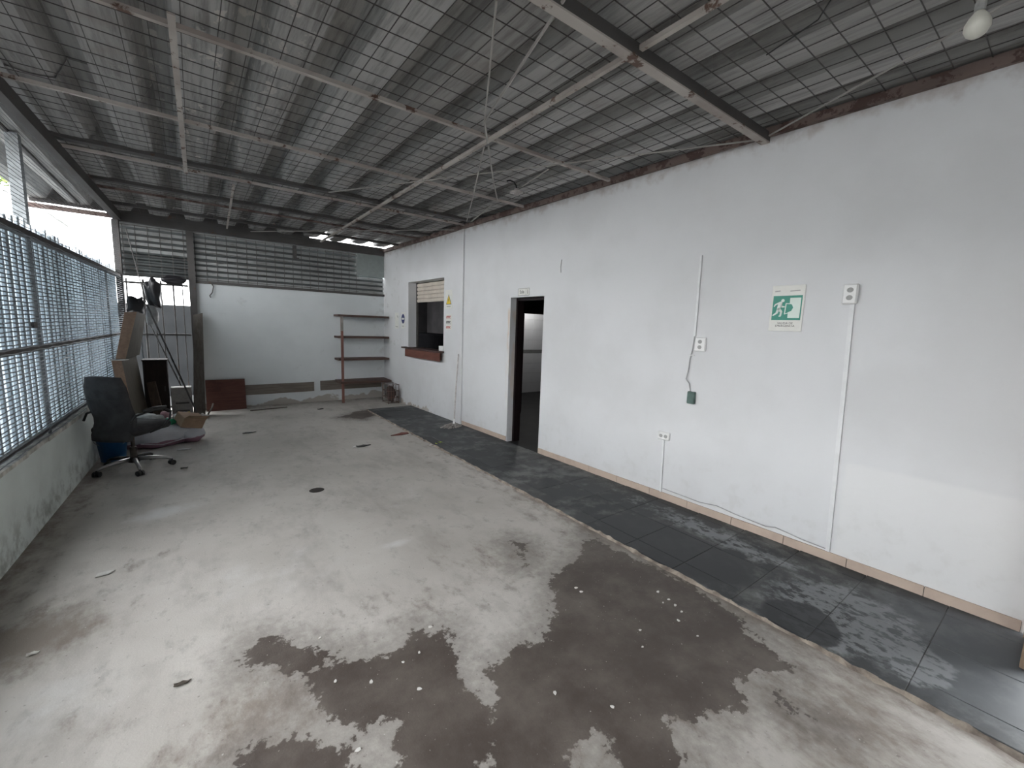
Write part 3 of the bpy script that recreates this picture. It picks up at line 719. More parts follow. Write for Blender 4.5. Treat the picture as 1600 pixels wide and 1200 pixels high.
# ------------------------------------------------------------------ signs on the wall
def text_mesh(name, txt, size, mat, parent, loc, align='CENTER', sx=1.0):
    cu = bpy.data.curves.new(name, 'FONT'); cu.body = txt; cu.size = size; cu.align_x = align; cu.extrude = .0004
    tmp = bpy.data.objects.new('tmp', cu); COL.objects.link(tmp)
    dg = bpy.context.evaluated_depsgraph_get(); me = bpy.data.meshes.new_from_object(tmp.evaluated_get(dg)); bpy.data.objects.remove(tmp)
    me.materials.clear(); me.materials.append(mat)
    o = link(name, me, parent); o.location = loc; o.scale = (sx,1,1); return o
INK = flat('black_print', (.03,.03,.03), .6, var=.05); SGW = flat('sign_white', (.66,.66,.62), .4, var=.03); GRN = flat('exit_green', (.012,.235,.165), .45, var=.06); PALE = flat('sign_pale_print', (.62,.72,.66), .45, var=.02)
GREY = flat('grey_print', (.33,.33,.32), .6, var=.05)
def stroke(mb, p, q, r, z0=.0, z1=.0006, r2=None):
    r2 = r if r2 is None else r2
    p = np.array(p, float); q = np.array(q, float); d = q-p; L_ = np.hypot(*d); d = d/L_ if L_ > 1e-9 else np.array([1,0.]); a0 = math.atan2(d[1], d[0]); poly = []
    for c, rr, s_ in ((q, r2, -1), (p, r, 1)):
        for k in range(6):
            a = a0+s_*math.pi/2+math.pi*k/5*1.0; poly.append((c[0]+rr*math.cos(a), c[1]+rr*math.sin(a)))
    mb.prism(poly, z0, z1)
es = empty('exit_sign', 'green and white emergency exit sign with running figure on the white wall', 'sign', mw=wall_mw(1.385,1.835))
MB().bevbox((-.112,-.172,0),(.112,.172,.005),.002).obj('plate', SGW, es)
g = MB().bevbox((-.098,-.088,.005),(.098,.095,.0062),.0005).obj('green_field', GRN, es)
p = MB(); Zs = (.0062,.0070)
p.prism([(-.098+.098+.02,-.072),(.090,-.072),(.090,.078),(.018,.078),(.018,.035),(.034,.028),(.044,.005),(.034,-.018),(.012,-.030),(.012,-.072)], *Zs); p.obj('door_shape', PALE, g)
p = MB()
for a, b, r in (((-.010,-.042),(-.006,.036),.0035),((-.006,.036),(.022,.034),.003),((-.010,-.042),(.014,-.034),.003)): stroke(p, a, b, r, *Zs)
p.obj('door_edge', PALE, g)
p = MB()
p.prism([(-.030+.012*math.cos(k*math.pi/6), .058+.012*math.sin(k*math.pi/6)) for k in range(12)], *Zs)
for a, b, r, r2 in (((-.045,.038),(-.055,-.002),.014,.012),((-.052,.042),(-.078,.030),.006,.005),((-.078,.030),(-.086,.016),.005,.004),((-.040,.034),(-.034,.012),.006,.005),((-.034,.012),(-.016,.012),.005,.004),
                    ((-.056,-.004),(-.064,-.034),.010,.008),((-.064,-.034),(-.088,-.052),.007,.005),((-.050,-.006),(-.034,-.026),.010,.008),((-.034,-.026),(-.038,-.056),.007,.006),((-.038,-.056),(-.046,-.058),.005,.004)):
    stroke(p, a, b, r, *Zs, r2=r2)
p.obj('running_figure', PALE, g)
text_mesh('lettering', 'SALIDA DE', .022, INK, es, (0,-.118,.0055)); text_mesh('lettering', 'EMERGENCIA', .022, INK, es, (0,-.139,.0055))
p = MB()
for a, b in ((-.088,-.058),(.015,.075)):
    p = MB(); stroke(p, (a,.128), (b,.131), .0042, .005, .0056); p.obj('faded_print', GREY, es)
def sign(name, y, z, w_, h, label): 
    e = empty(name, label, 'sign', mw=wall_mw(y, z)); MB().bevbox((-w_/2,-h/2,0),(w_/2,h/2,.004),.0015).obj('plate', SGW, e); return e
e = sign('warning_sign', 6.45, 2.06, .22, .31, 'white sign with yellow and black warning triangle beside the hatch')
YEL = flat('warning_yellow', (.72,.52,.02), .45, var=.05)
MB().prism([(-.088,-.085),(.088,-.085),(0,.085)], .004, .0048).obj('black_border', INK, e); MB().prism([(-.072,-.076),(.072,-.076),(0,.064)], .0048, .0054).obj('yellow_triangle', YEL, e)
MB().prism([(.004,.03),(-.018,-.018),(-.002,-.016),(-.010,-.055),(.018,-.004),(.003,-.006),(.014,.03)], .0054, .006).obj('bolt', INK, e)
p = MB(); [stroke(p, (x,-.118), (x+.012,-.118), .008, .004, .0046) for x in np.arange(-.06,.06,.026)]; p.obj('faded_print', GREY, e)
e = sign('notice_sign', 6.44, 1.685, .20, .26, 'white notice with red and black rows of print below the warning triangle')
RED = flat('notice_red', (.42,.06,.05), .5, var=.05)
for z, m_, hh in ((.085,RED,.022),(.0,INK,.022),(-.085,RED,.018)):
    p = MB()
    for x in np.arange(-.08,.06,.028): stroke(p, (x,z-hh*.5), (x+.014,z+hh*.5), .009, .004, .0046)
    for x in np.arange(-.08,.06,.04): stroke(p, (x,z-hh*1.4), (x+.02,z-hh*1.4), .004, .004, .0046)
    p.obj('print_row', m_, e)
e = sign('mandatory_sign', 8.26, 1.70, .18, .33, 'white sign with dark blue disc left of the hatch')
BLU = flat('sign_navy', (.02,.03,.12), .5, var=.05)
MB().prism([(.078*math.cos(a), .03+.095*math.sin(a)) for a in np.linspace(0, 6.2832, 28, endpoint=False)], .004, .005).obj('blue_disc', BLU, e)
p = MB(); stroke(p, (-.04,.03), (.04,.03), .018, .005, .0058); p.obj('white_symbol', SGW, e)
p = MB(); [stroke(p, (x,-.115), (x+.012,-.115), .008, .004, .0046) for x in np.arange(-.05,.05,.025)]; p.obj('faded_print', GREY, e)
e = sign('faded_sign', 8.57, 1.69, .18, .33, 'faded white sign almost without print nearest the corner shelf')
p = MB(); stroke(p, (.03,.10), (.06,.07), .012, .004, .0046); stroke(p, (-.05,-.12), (.05,-.125), .009, .004, .0046); p.obj('faded_print', GREY, e)
e = sign('room_sign', 4.50, 2.095, .24, .10, 'small white framed room sign above the doorway')
p = MB()
for a, b in (((-.115,-.045),(.115,-.045)),((.115,-.045),(.115,.045)),((.115,.045),(-.115,.045)),((-.115,.045),(-.115,-.045)),((.048,-.045),(.048,.045))): stroke(p, a, b, .0035, .004, .0048)
p.obj('border', GREY, e)
text_mesh('lettering', 'Sala', .062, INK, e, (-.035,-.018,.0043)); text_mesh('lettering', '1', .085, INK, e, (.082,-.03,.0043))

# ------------------------------------------------------------------ sockets, conduits
SLOT = flat('socket_dark', (.10,.095,.09), .6)
def socket(y, z, w_, h, d, label, horiz=False):
    e = empty('power_socket', label, 'socket', mw=wall_mw(y, z)); MB().bevbox((-w_/2,-h/2,0),(w_/2,h/2,d),.006).obj('box', WPL, e)
    f = MB().bevbox((-w_/2+.006,-h/2+.006,d),(w_/2-.006,h/2-.006,d+.004),.002).obj('face_plate', WPL, e)
    for s_ in (-1,1):
        cx, cy = (s_*w_*.2, 0) if horiz else (0, s_*h*.19); g_ = MB()
        for q_ in (-.009,.009): g_.bevbox((cx+q_-.003,cy-.006,d+.004),(cx+q_+.003,cy+.006,d+.0052),.001)
        g_.prism([(cx+.019*math.cos(a), cy+.017*math.sin(a)) for a in np.linspace(0,6.2832,14,endpoint=False)], d+.0038, d+.0044)
        g_.obj('outlet', GREY if True else SLOT, f)
    return e
socket(1.00, 1.925, .082, .135, .036, 'white double socket at the top of the right hand conduit')
socket(2.03, 1.53, .10, .125, .02, 'white double socket beside the hanging cable')
socket(2.31, .64, .125, .075, .02, 'low white horizontal socket above the skirting', True)
CONW = flat('painted_conduit', (.70,.705,.71), .5, var=.04)
def conduit(y0, z0, y1, z1, w_, label):
    a = Vector((WX(y0), y0, z0))+WN*.008; b = Vector((WX(y1), y1, z1))+WN*.008
    o = MB().beam(a, b, w_, .014, WN).obj('conduit', CONW); tag(o, label, 'conduit', None)
conduit(.985, 1.857, .935, .085, .026, 'long white conduit from the right hand socket down to the skirting')
conduit(2.095, 2.30, 2.09, 1.60, .018, 'white conduit running up the wall above the hanging cable')
conduit(2.31, .60, 2.30, .085, .016, 'short white conduit below the low horizontal socket')
def wp(y, z, o=.012): return Vector((WX(y), y, z))+WN*o
ca = empty('hanging_cable', 'thin cable with a small green box dangling below the wall socket', 'cable', mw=None)
MB().tube([wp(2.09,1.60),wp(2.10,1.47),wp(2.115,1.40),wp(2.12,1.30),wp(2.135,1.21),wp(2.10,1.17),wp(2.085,1.10)], .0045, 6).obj('cord', flat('grey_cord', (.40,.40,.40), .6), ca)
o = MB().bevbox((-.035,-.055,0),(.035,.055,.035),.006).obj('green_box', flat('green_plastic', (.09,.15,.13), .5), ca, mw=wall_mw(2.065,1.05,.004))
MB().tube([wp(2.12,1.43,.0),wp(2.12,1.43,.012),wp(2.07,1.43,.03)], .006, 6).obj('clip', WPL, ca)
t = MB().tube([wp(2.28,.125,.012),wp(1.9,.115,.012),wp(1.75,.14,.02),wp(1.6,.12,.012),wp(1.35,.11,.018),wp(1.28,.13,.02),wp(1.1,.105,.012),wp(.95,.10,.012)], .0035, 5)
tag(t.obj('loose_wire', flat('grey_wire', (.42,.42,.43), .6)), 'loose grey wire lying along the top of the skirting', 'wire')
t = MB().tube([wp(3.82,2.44,.003),wp(3.83,2.36,.004),wp(3.825,2.29,.003)], .004, 5); tag(t.obj('wall_hook', GREY), 'thin grey vertical mark like a hook on the white wall above the doorway', 'hook')

# ------------------------------------------------------------------ lamps under the roof
bl = empty('light_bulb', 'round unlit opal bulb hanging below the roof at the upper right', 'bulb', (2.735,.442,2.95))
MB().lathe([(.0,-.044),(.018,-.040),(.033,-.028),(.043,-.006),(.042,.014),(.032,.036),(.020,.052),(.016,.060),(.0,.060)], 24).obj('globe', flat('opal_glass', (.62,.61,.54), .35, var=.02), bl, True)
MB().lathe([(.0,.058),(.018,.058),(.018,.095),(.012,.105),(.0,.105)], 14).obj('socket', flat('grey_socket', (.36,.36,.35), .6), bl)
MB().tube([(0,0,.10),(.004,.003,.17),(.0,.0,.245)], .004, 6).obj('cord', MATS['black_rubber'], bl)
lh = empty('lamp_holder', 'empty white lamp holder hanging from a hooked wire near the roof node', 'lamp holder', (2.86,3.84,3.06))
MB().lathe([(.0,-.03),(.028,-.028),(.030,-.012),(.07,-.004),(.072,.004),(.03,.012),(.028,.035),(.0,.038)], 16).obj('holder', flat('dusty_porcelain', (.48,.44,.42), .6), lh, True)
MB().tube([(0,0,.035),(-.01,0,.07),(-.03,.01,.10),(-.07,.03,.115),(-.10,.05,.105)], .008, 6).obj('hook_wire', MATS['black_rubber'], lh)

# ------------------------------------------------------------------ mop
mp = empty('mop', 'grey string mop leaning on the wall by the hatch', 'mop', (3.29,5.90,0))
MB().tube([(0,0,.06),(.07,.08,.6),(.155,.165,1.17)], .011, 8).obj('handle', flat('pale_mop_pole', (.60,.56,.54), .5), mp)
MB().cyl((-.004,-.005,.03),(.008,.01,.14),.022,10,.014).obj('clamp', WPL, mp)
t = MB(); 
for k in range(46):
    a = random.uniform(0, 6.28); r = random.uniform(.09,.21); p1 = (r*math.cos(a)*(1.15 if math.cos(a) < 0 else .75)-.02, r*math.sin(a)*.75)
    t.tube([(0,0,.055),(p1[0]*.35,p1[1]*.35,.055+random.uniform(-.01,.015)),(p1[0]*.75,p1[1]*.75,.034),(p1[0],p1[1],.025)], .010, 5)
t.obj('strings', flat('mop_yarn', (.36,.335,.315), .95, c2=(.17,.155,.145), sc=20), mp)

# ------------------------------------------------------------------ office chair
chx, chy = -.57, 5.90
chair = empty('office_chair', 'worn black high back office chair standing by the parapet', 'chair', (chx,chy,0), math.radians(50))
CH = flat('worn_black_mesh', (.030,.030,.032), .9, c2=(.052,.052,.055), sc=9, bump=.2); CHS = flat('black_seat_cloth', (.022,.021,.023), .9, c2=(.04,.038,.04)); CRM = flat('dull_chrome', (.42,.41,.40), .35, .9, var=.1); BLK = flat('black_nylon', (.02,.02,.021), .5)
zz = np.linspace(.36, 1.02, 13); vs = []; NB = 9
def back_x(z): return -.225-.05*max(0, (z-.55)/.47)**1.3+.04*math.exp(-((z-.56)/.12)**2)-.02*math.exp(-((z-.40)/.08)**2)
for z in zz:
    wdt = .200+.015*math.sin((z-.36)/.66*math.pi)-.03*max(0,(z-.9)/.12)
    for k in range(NB):
        u = -1+2*k/(NB-1); vs.append((back_x(z)+.045*u*u, wdt*u, z-.012*u*u*(1 if z > .95 else 0)))
fs = [(j*NB+k, j*NB+k+1, (j+1)*NB+k+1, (j+1)*NB+k) for j in range(12) for k in range(NB-1)]
off = len(vs); vs2 = [(x-.045, y*.97, z) for x, y, z in vs]
ring = [k for k in range(NB)]+[j*NB+NB-1 for j in range(1,13)]+[12*NB+k for k in range(NB-2,-1,-1)]+[j*NB for j in range(11,0,-1)]
fs2 = fs+[tuple(off+i for i in reversed(f)) for f in fs]+[(ring[i], off+ring[i], off+ring[(i+1) % len(ring)], ring[(i+1) % len(ring)]) for i in range(len(ring))]
MB().add(vs+vs2, fs2).obj('backrest', CH, chair, True)
MB().tube([(back_x(.80)-.045,-.20,.79),(back_x(.80)-.062,0,.79),(back_x(.80)-.045,.20,.79)], .008, 6).obj('back_seam', BLK, chair)
t = MB().bevbox((-.22,-.24,.415),(.25,.24,.495),.03); t.obj('seat', CHS, chair, True)
MB().bevbox((-.14,-.10,.365),(.14,.10,.415),.012).obj('tilt_mechanism', BLK, chair)
for s_ in (-1,1):
    a = MB().tube([(-.25,s_*.245,.56),(-.20,s_*.262,.625),(-.05,s_*.27,.645),(.13,s_*.27,.64),(.20,s_*.268,.60),(.19,s_*.262,.52),(.10,s_*.25,.44),(.0,s_*.2,.405)], .011, 8).obj('armrest', BLK, chair, True)
    MB().tube([(-.12,s_*.27,.662),(.0,s_*.272,.667),(.14,s_*.27,.660)], [.014,.020,.014], 8).obj('arm_pad', BLK, a, True)
MB().cyl((0,0,.11),(0,0,.24),.030,14).cyl((0,0,.24),(0,0,.37),.018,12).obj('gas_column', flat('worn_column', (.085,.07,.06), .5, .4), chair)
MB().lathe([(.0,.07),(.05,.075),(.05,.115),(.035,.125),(.0,.125)], 14).obj('hub', BLK, chair)
for k in range(5):
    a = math.radians(72*k-78-50); c_, s_ = math.cos(a), math.sin(a)
    lg = MB().tube([(.03*c_,.03*s_,.105),(.17*c_,.17*s_,.105),(.27*c_,.27*s_,.085),(.315*c_,.315*s_,.066)], [.024,.02,.016,.012], 8).obj('base_leg', CRM if k in (0,1,4) else BLK, chair, True)
    cst = MB().cyl((.315*c_,.315*s_,.068),(.315*c_,.315*s_,.04),.010,8).obj('caster', BLK, chair)
    px_, py_ = .315*c_, .315*s_
    b_ = a+.6; ux, uy = -math.sin(b_), math.cos(b_)
    for sd in (-1,1): MB().cyl((px_+ux*sd*.006,py_+uy*sd*.006,.028),(px_+ux*sd*.028,py_+uy*sd*.028,.028),.028,14).obj('wheel', BLK, cst)

# ------------------------------------------------------------------ clutter in the back left corner
bk = empty('blue_bucket', 'bright blue plastic bucket on the floor behind the office chair', 'bucket', (-.785,6.36,0))
BLUP = flat('blue_plastic', (.012,.10,.24), .45, var=.1)
MB().lathe([(.0,.002),(.105,.002),(.135,.27),(.142,.272),(.142,.29),(.128,.29),(.10,.012),(.0,.012)], 24).obj('body', BLUP, bk, True)
MB().tube([(.142*math.cos(a),.142*math.sin(a)*.2-.10,.27-.10*math.sin(a)) for a in np.linspace(0,math.pi,9)], .004, 5).obj('handle', CRM, bk)
# waste sack with magenta foot
SACK = NT('white_sack_magenta_hem'); v_ = SACK.objco(); s3 = SACK.n('ShaderNodeSeparateXYZ'); SACK.t.links.new(v_, s3.inputs[0]); n_ = SACK.noise(v_, 6, 4)
SACK = SACK.fin(SACK.mix(SACK.sm(SACK.m('ADD', s3.outputs[2], SACK.m('MULTIPLY', SACK.m('SUBTRACT', n_, .5), .06)), .085, .075), SACK.mix(n_, (.56,.57,.60), (.42,.42,.45)), (.23,.12,.16)), .6)
sk = empty('waste_sack', 'slumped white sack with a magenta lower edge on the floor by the chair', 'sack', (-.36,6.86,0), math.radians(22))
MB().blob((0,0,.11),(.40,.22,.165),11,.30,2.4,28,15,.004).obj('body', SACK, sk, True)
MB().blob((.26,-.06,.09),(.17,.13,.12),12,.30,2.6,20,11,.004).obj('bulge', SACK, sk, True)
MB().tube([(-.30,-.19,.10),(-.1,-.235,.06),(.12,-.215,.085),(.36,-.15,.07)], .008, 5).obj('hem_fold', flat('sack_hem', (.40,.36,.40), .7), sk)
def lump(name, loc, r, col, label, cat, seed, rough=.6, amp=.35):
    o = MB().blob((0,0,0), r, seed, amp, 2.8, 16, 10).obj(name, flat('m_'+name+str(seed), col, rough), None, True); o.location = loc; return tag(o, label, cat)
lump('plastic_bag', (-.50,6.96,.325), (.16,.11,.075), (.55,.56,.55), 'crumpled white plastic bag on top of the waste sack', 'bag', 21)
lump('plastic_bag', (-.63,6.74,.285), (.10,.09,.06), (.50,.51,.49), 'smaller crumpled white bag behind the chair armrest', 'bag', 22)
lump('plastic_wrap', (-.30,6.80,.30), (.065,.05,.05), (.01,.24,.11), 'bright green plastic wrap on the waste sack', 'wrapper', 23, .35)
lump('paper_scrap', (-.34,7.00,.35), (.05,.04,.045), (.50,.27,.30), 'pink crumpled paper on top of the waste sack', 'paper', 24)
lump('paper_scrap', (.06,7.02,.29), (.05,.045,.045), (.60,.58,.55), 'white crumpled paper beside the brown carton', 'paper', 25)
cb = empty('torn_carton', 'torn brown cardboard carton tipped on the waste sack', 'carton', (-.085,6.84,.30)); cb.rotation_euler = (.35,.25,.5)
CARD = flat('brown_cardboard', (.33,.225,.15), .85, var=.1)
MB().bevbox((-.13,-.10,-.075),(.13,.10,.06),.006).obj('body', CARD, cb)
MB().hexa([(-.13,-.10,.06),(.13,-.10,.06),(.13,-.095,.06),(-.13,-.095,.06),(-.12,-.15,.12),(.12,-.14,.13),(.12,-.135,.13),(-.12,-.145,.12)]).obj('flap', CARD, cb)
bt = empty('plastic_bottle', 'white bottle with a yellow cap lying on the waste sack', 'bottle', (-.18,7.04,.335)); bt.rotation_euler = (0,1.45,.4)
MB().lathe([(.0,-.09),(.03,-.088),(.032,.04),(.014,.075),(.0,.076)], 14).obj('body', WPL, bt, True); MB().lathe([(.0,.074),(.018,.074),(.018,.10),(.0,.10)], 12).obj('cap', YEL, bt)

EDGE = flat('chipboard_edge', (.36,.235,.165), .8, var=.12, sc=20); FACE = m_wood('dark_olive_laminate', (.105,.095,.075), (.075,.066,.053), .55, 2)
def slab(name, pts, label, edge_mat=EDGE):   # 8 points: near end first; faces laminate, near edge tan
    e = empty(name, label, 'board'); c_ = sum((Vector(p) for p in pts), Vector())/8; e.location = c_
    L = [Vector(p)-c_ for p in pts]
    MB().hexa(L).obj('panel', FACE, e)
    n_ = [L[0], L[1], L[5], L[4]]; nrm = (n_[1]-n_[0]).cross(n_[3]-n_[0]).normalized()*.003
    if nrm.y > 0: nrm = -nrm
    MB().hexa([p+nrm*0 for p in n_]+[p+nrm for p in n_]).obj('edge_band', edge_mat, e); return e
# lower slab leans on the parapet / fence
slab('chipboard_panel', [(-.76,7.50,.0),(-.665,7.50,.0),(-.60,8.50,.0),(-.70,8.50,.0),(-.865,7.50,1.03),(-.765,7.50,1.03),(-.70,8.50,1.03),(-.80,8.50,1.03)], 'lower dark chipboard panel with a tan edge leaning on the fence')
slab('chipboard_panel', [(-.845,7.72,1.034),(-.745,7.72,1.034),(-.66,8.50,1.034),(-.76,8.50,1.034),(-.745,8.02,1.66),(-.615,8.02,1.67),(-.56,8.62,1.64),(-.66,8.62,1.64)], 'upper dark chipboard panel with a tan edge standing on the lower panel')
t = MB().hexa([(-.885,7.46,1.031),(-.74,7.46,1.031),(-.70,7.60,1.031),(-.86,7.60,1.031),(-.885,7.46,1.036),(-.74,7.46,1.036),(-.70,7.60,1.036),(-.86,7.60,1.036)])
tag(t.obj('paper_sheet', flat('dusty_paper', (.58,.56,.52), .8, var=.04)), 'pale sheet of paper lying on the top edge of the lower chipboard panel', 'paper')
DKB = m_wood('nearly_black_wood', (.028,.021,.02), (.02,.015,.014), .7, 2)
ds = empty('dark_cabinet', 'narrow nearly black wooden cabinet standing by the barred gate', 'cabinet', (-.49,8.66,0))
MB().bevbox((-.15,-.14,.02),(.14,.14,.93),.008).obj('carcass', DKB, ds); MB().bevbox((-.16,-.155,.93),(.15,.15,.955),.005).obj('top', DKB, ds)
MB().bevbox((-.135,-.150,.06),(.125,-.141,.90),.003).obj('door', DKB, ds); MB().bevbox((.09,-.160,.46),(.105,-.150,.54),.003).obj('handle', BLK, ds)
for sx in (-.13,.12):
    for sy in (-.12,.12): MB().box((sx-.015,sy-.015,0),(sx+.015,sy+.015,.02)).obj('foot', DKB, ds)
t = MB().hexa([(-.52,8.22,0),(-.40,8.20,0),(-.39,8.23,0),(-.51,8.25,0),(-.60,8.36,.62),(-.50,8.34,.64),(-.49,8.37,.64),(-.59,8.39,.62)])
tag(t.obj('short_plank', m_wood('brown_plank', (.085,.062,.05), (.06,.045,.037), .7, 2)), 'short dark brown plank leaning against the chipboard panels', 'plank')
# white drawer unit with slots
wu = empty('slotted_box', 'dusty white box with two dark slots before the barred gate', 'box', (-.19,8.66,0))
DUST = flat('dusty_white_box', (.36,.345,.325), .8, var=.12)
MB().bevbox((-.14,-.10,0),(.13,.10,.50),.006).obj('body', DUST, wu)
for z in (.07,.20): 
    f_ = MB().bevbox((-.11,-.106,z),(.115,-.1,z+.10),.003).obj('drawer_front', DUST, wu)
    MB().bevbox((-.085,-.110,z+.035),(.09,-.1055,z+.065),.002).obj('slot', SLOT, f_)
tag(MB().tube([(-.735,8.95,2.93),(-.65,8.99,2.35),(-.57,9.0,1.83)], .007, 6).obj('dark_rope', BEAMD), 'thin dark rope hanging from the cladding down to the gate', 'rope')
t = MB().cyl((-.56,8.93,1.80),(.02,8.34,.012), .013, 8); tag(t.obj('steel_pole', BEAMD), 'long black pole leaning across the barred gate', 'pole')
t = MB().cyl((-.60,9.085,1.66),(-.20,8.72,.512), .010, 8); tag(t.obj('steel_rod', BEAMD), 'thinner dark rod leaning beside the long pole onto the white box', 'rod')
t = MB().cyl((-.625,8.80,0),(-.655,8.90,1.30), .012, 8); tag(t.obj('grey_pipe', flat('grey_pvc', (.22,.23,.24), .5)), 'thin grey pipe standing behind the chipboard panels', 'pipe')
# black bags and pale cloth hung on the gate
BAG = flat('black_bag_plastic', (.014,.013,.016), .35)
for c_, r, sd, lab in (((-.47,9.03,1.99),(.09,.06,.21),31,'large black bag hung from the top rail of the barred gate'), ((-.70,9.03,1.78),(.09,.06,.12),32,'rounded black bag hung low at the left end of the gate'), ((-.20,9.05,2.21),(.13,.05,.06),33,'small black bundle stuffed over the gate top rail')):
    o = MB().blob((0,0,0), r, sd, .42, 3.4, 22, 16, None, .7).obj('black_bag', BAG, None, True); o.location = c_; tag(o, lab, 'bag', 'black bags on the gate')
o = MB().blob((0,0,0), (.08,.05,.14), 35, .3, 2.6, 18, 12, None, .75).obj('pale_cloth', flat('pale_dusty_cloth', (.40,.40,.40), .9), None, True); o.location = (-.50,8.98,1.62); tag(o, 'pale grey cloth bundle hanging under the black bag on the gate', 'cloth')

# ------------------------------------------------------------------ small litter on the floor
def scrap(name, px, py, poly, th, col, label, cat, rz=0, z=0.0, lift=.012):
    x, y = floor_at(px, py); mb = MB(); n = len(poly)
    rs = random.Random(px); top = [(a, b, th+rs.uniform(0,lift)) for a, b in poly]; bot = [(a, b, max(.0005, c-th)) for a, b, c in top]
    mb.add(bot+top, [tuple(range(n))[::-1], tuple(range(n,2*n))]+[(i,(i+1) % n,n+(i+1) % n,n+i) for i in range(n)])
    o = mb.obj(name, flat('m_'+name+str(px), col, .7)); o.location = (x,y,z); o.rotation_euler = (0,0,rz); return tag(o, label, cat)
leaf = lambda a, b: [(a*math.cos(t)*(1+.25*math.cos(3*t)), b*math.sin(t)) for t in np.linspace(0, 6.2832, 10, endpoint=False)]
scrap('red_scrap', 626, 679, [(-.16,-.02),(0,-.045),(.12,-.02),(.13,.05),(.04,.06),(-.05,.02)], .008, (.20,.065,.05), 'red brown scrap lying at the walkway edge', 'scrap')
scrap('yellow_scrap', 685, 694, leaf(.06,.045), .012, (.55,.68,.03), 'bright yellow green scrap on the walkway edge', 'scrap')
scrap('paper_scrap', 676, 695, [(-.06,-.02),(.03,-.02),(.05,.02),(-.02,.03)], .004, (.6,.58,.54), 'small white paper beside the yellow green scrap', 'paper')
scrap('dark_scrap', 566, 698, leaf(.09,.03), .01, (.04,.037,.035), 'dark scrap of plastic on the middle of the floor', 'scrap')
scrap('paper_scrap', 556, 699, [(-.05,-.03),(.02,-.035),(.05,.0),(.02,.04),(-.03,.02)], .006, (.72,.71,.69), 'white paper scrap next to the dark plastic', 'paper')
scrap('dark_scrap', 495, 766, [(.068*math.cos(a), .062*math.sin(a)) for a in np.linspace(0, 6.2832, 14, endpoint=False)], .002, (.035,.028,.024), 'flat round dark disc standing in for a blotch in the concrete', 'scrap', lift=.001)  # thin added disc stands in for a dark spot in the floor
scrap('dark_scrap', 295, 634+40, leaf(.07,.02), .006, (.05,.045,.04), 'dark sliver on the floor between the sack and the back wall', 'scrap')
scrap('dark_scrap', 287, 732, leaf(.03,.02), .006, (.05,.045,.04), 'dark flake on the floor right of the chair wheels', 'scrap')
scrap('paper_scrap', 288, 703, [(-.07,-.02),(.04,-.03),(.07,.01),(.0,.03)], .006, (.70,.69,.68), 'white paper scrap before the waste sack', 'paper')
scrap('paper_scrap', 163, 898, [(-.04,-.025),(.02,-.02),(.05,.015),(.0,.03),(-.03,.01)], .004, (.62,.60,.57), 'white paper flake on the floor near the parapet', 'paper')
scrap('dark_scrap', 500, 640, leaf(.05,.03), .01, (.05,.045,.04), 'dark crumb on the floor before the back wall planks', 'scrap')
scrap('dark_scrap', 388, 677, leaf(.08,.02), .008, (.07,.065,.06), 'thin dark sliver on the floor before the red board', 'scrap')
scrap('leaf_scrap', 283, 1070, leaf(.03,.012), .004, (.08,.065,.05), 'small dry leaf on the near left concrete', 'leaf')
scrap('paper_scrap', 50, 1023, leaf(.022,.012), .003, (.6,.57,.53), 'tiny white flake on the brown stain at the left', 'flake')
fl_ = [(1028,925),(1045,937),(1036,942),(1055,946),(1065,956),(1060,970),(900,919),(908,925),(1000,985),(1004,1011),(1090,994),(867,1083),(957,1105),(630,1035),(655,1020),(560,1172),(524,1065),(580,1066),(500,997),(672,980),(655,1077)]
fm = MB().prism(leaf(.011,.008), .0006, .004).mesh('paint_flake', flat('chalk_flake', (.66,.64,.61), .8, var=.05))
for i, (a, b) in enumerate(fl_):
    o = link('paint_flake', fm); x, y = floor_at(a, b); s_ = random.uniform(.5,1.1); o.location = (x,y,0); o.scale = (s_,s_,1); o.rotation_euler = (0,0,random.uniform(0,6)); tag(o, 'tiny pale paint flake on the dark wet concrete', 'flake', 'paint flakes on the wet concrete')

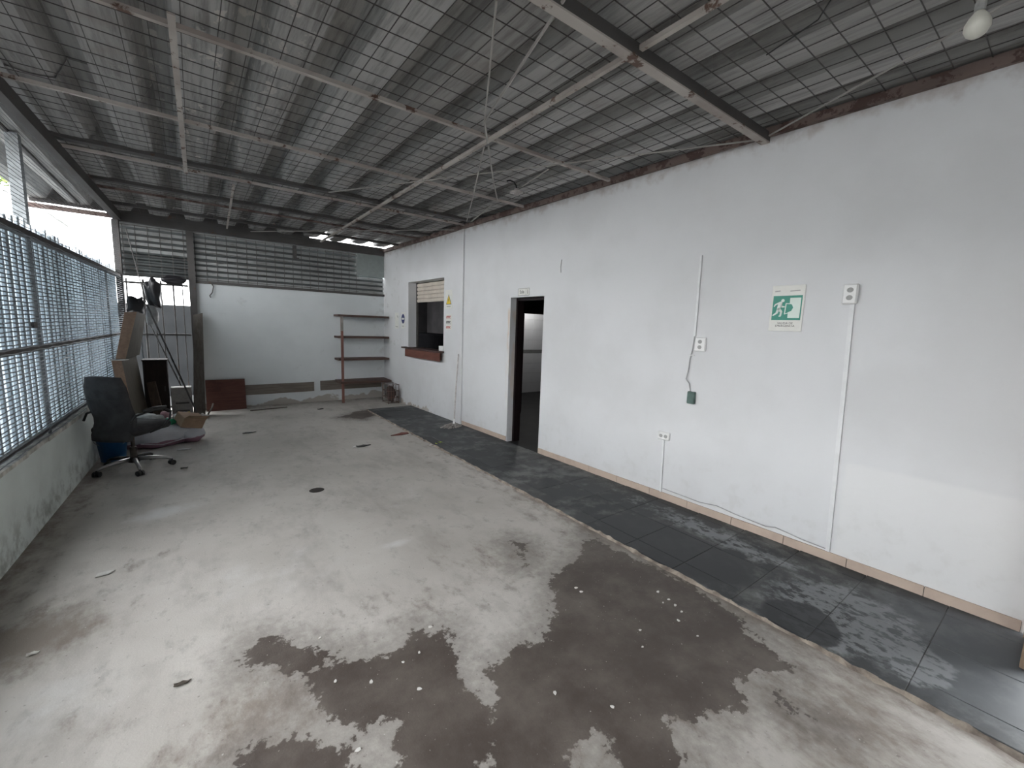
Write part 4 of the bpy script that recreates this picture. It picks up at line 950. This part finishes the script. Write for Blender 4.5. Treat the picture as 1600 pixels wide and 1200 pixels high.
# ------------------------------------------------------------------ outside
GRD = flat('outdoor_concrete', (.06,.06,.059), .9, var=.1, sc=.5)  # kept very dark to cut light bounced up to wall and eave
tag(MB().box((-60,-60,-.12),(60,80,-.06)).obj('ground', GRD), 'paved ground outside the building, darkened to cut bounced light', kind='structure')
EXT = NT('outside_wall_shaded'); P = EXT.geo()[0]; n_ = EXT.noise(P, 1.5, 5); EXT = EXT.fin(EXT.mix(EXT.sm(n_, .35, .7), (.030,.031,.032), (.022,.023,.024)), .95, 0.0, 0.0)  # near-black colour stands in for deep shade on the grey wall
tag(MB().box((-3.4,11.5,-.06),(3.9,11.7,1.86)).obj('yard_wall', EXT), 'dark grey yard wall behind the barred gate', 'wall')
bd = empty('building', 'pale neighbouring building beyond the fence', 'building', (-9,24,-.06))
BWH = flat('pale_facade', (.72,.72,.70), .9, var=.03, sc=.6)
MB().box((-6,0,0),(4.2,8,6.0)).obj('wall', BWH, bd); MB().box((-6.1,-.1,6.0),(4.3,8.1,6.15)).obj('roof_edge', BWH, bd)
for x in (-4,-1.5,1): MB().box((x,-.02,1.4),(x+1.1,.02,2.7)).obj('window', flat('window_glass_dark', (.2,.22,.24), .2), bd)
tr = empty('tree', 'leafy green tree beyond the fence above the pale building', 'tree', (-8.3,34,-.06))
MB().tube([(0,0,0),(.1,0,4),(-.1,.1,8)], [.3,.24,.16], 8).obj('trunk', m_wood('bark', (.12,.09,.07), (.08,.06,.05), .9, 2), tr)
cv = []; cf = []
for k in range(2600):
    d = rng.normal(size=3); d /= np.linalg.norm(d); r = rng.uniform(.55,1)**.5; c = np.array([0,0,9.2])+d*r*np.array([2.8,2.8,1.9])*(1+.2*math.sin(5*d[0]+3*d[2]))
    u = rng.normal(size=3); u /= np.linalg.norm(u); w_ = np.cross(u, rng.normal(size=3)); w_ /= np.linalg.norm(w_); s_ = rng.uniform(.10,.22); b = len(cv)
    cv += [tuple(c-u*s_), tuple(c+w_*s_*.5), tuple(c+u*s_), tuple(c-w_*s_*.5)]; cf.append((b,b+1,b+2,b+3))
o = MB().add(cv, cf).obj('foliage', flat('leaf_green', (.16,.22,.05), .7, c2=(.09,.14,.03), sc=1), tr); o['kind'] = 'stuff'
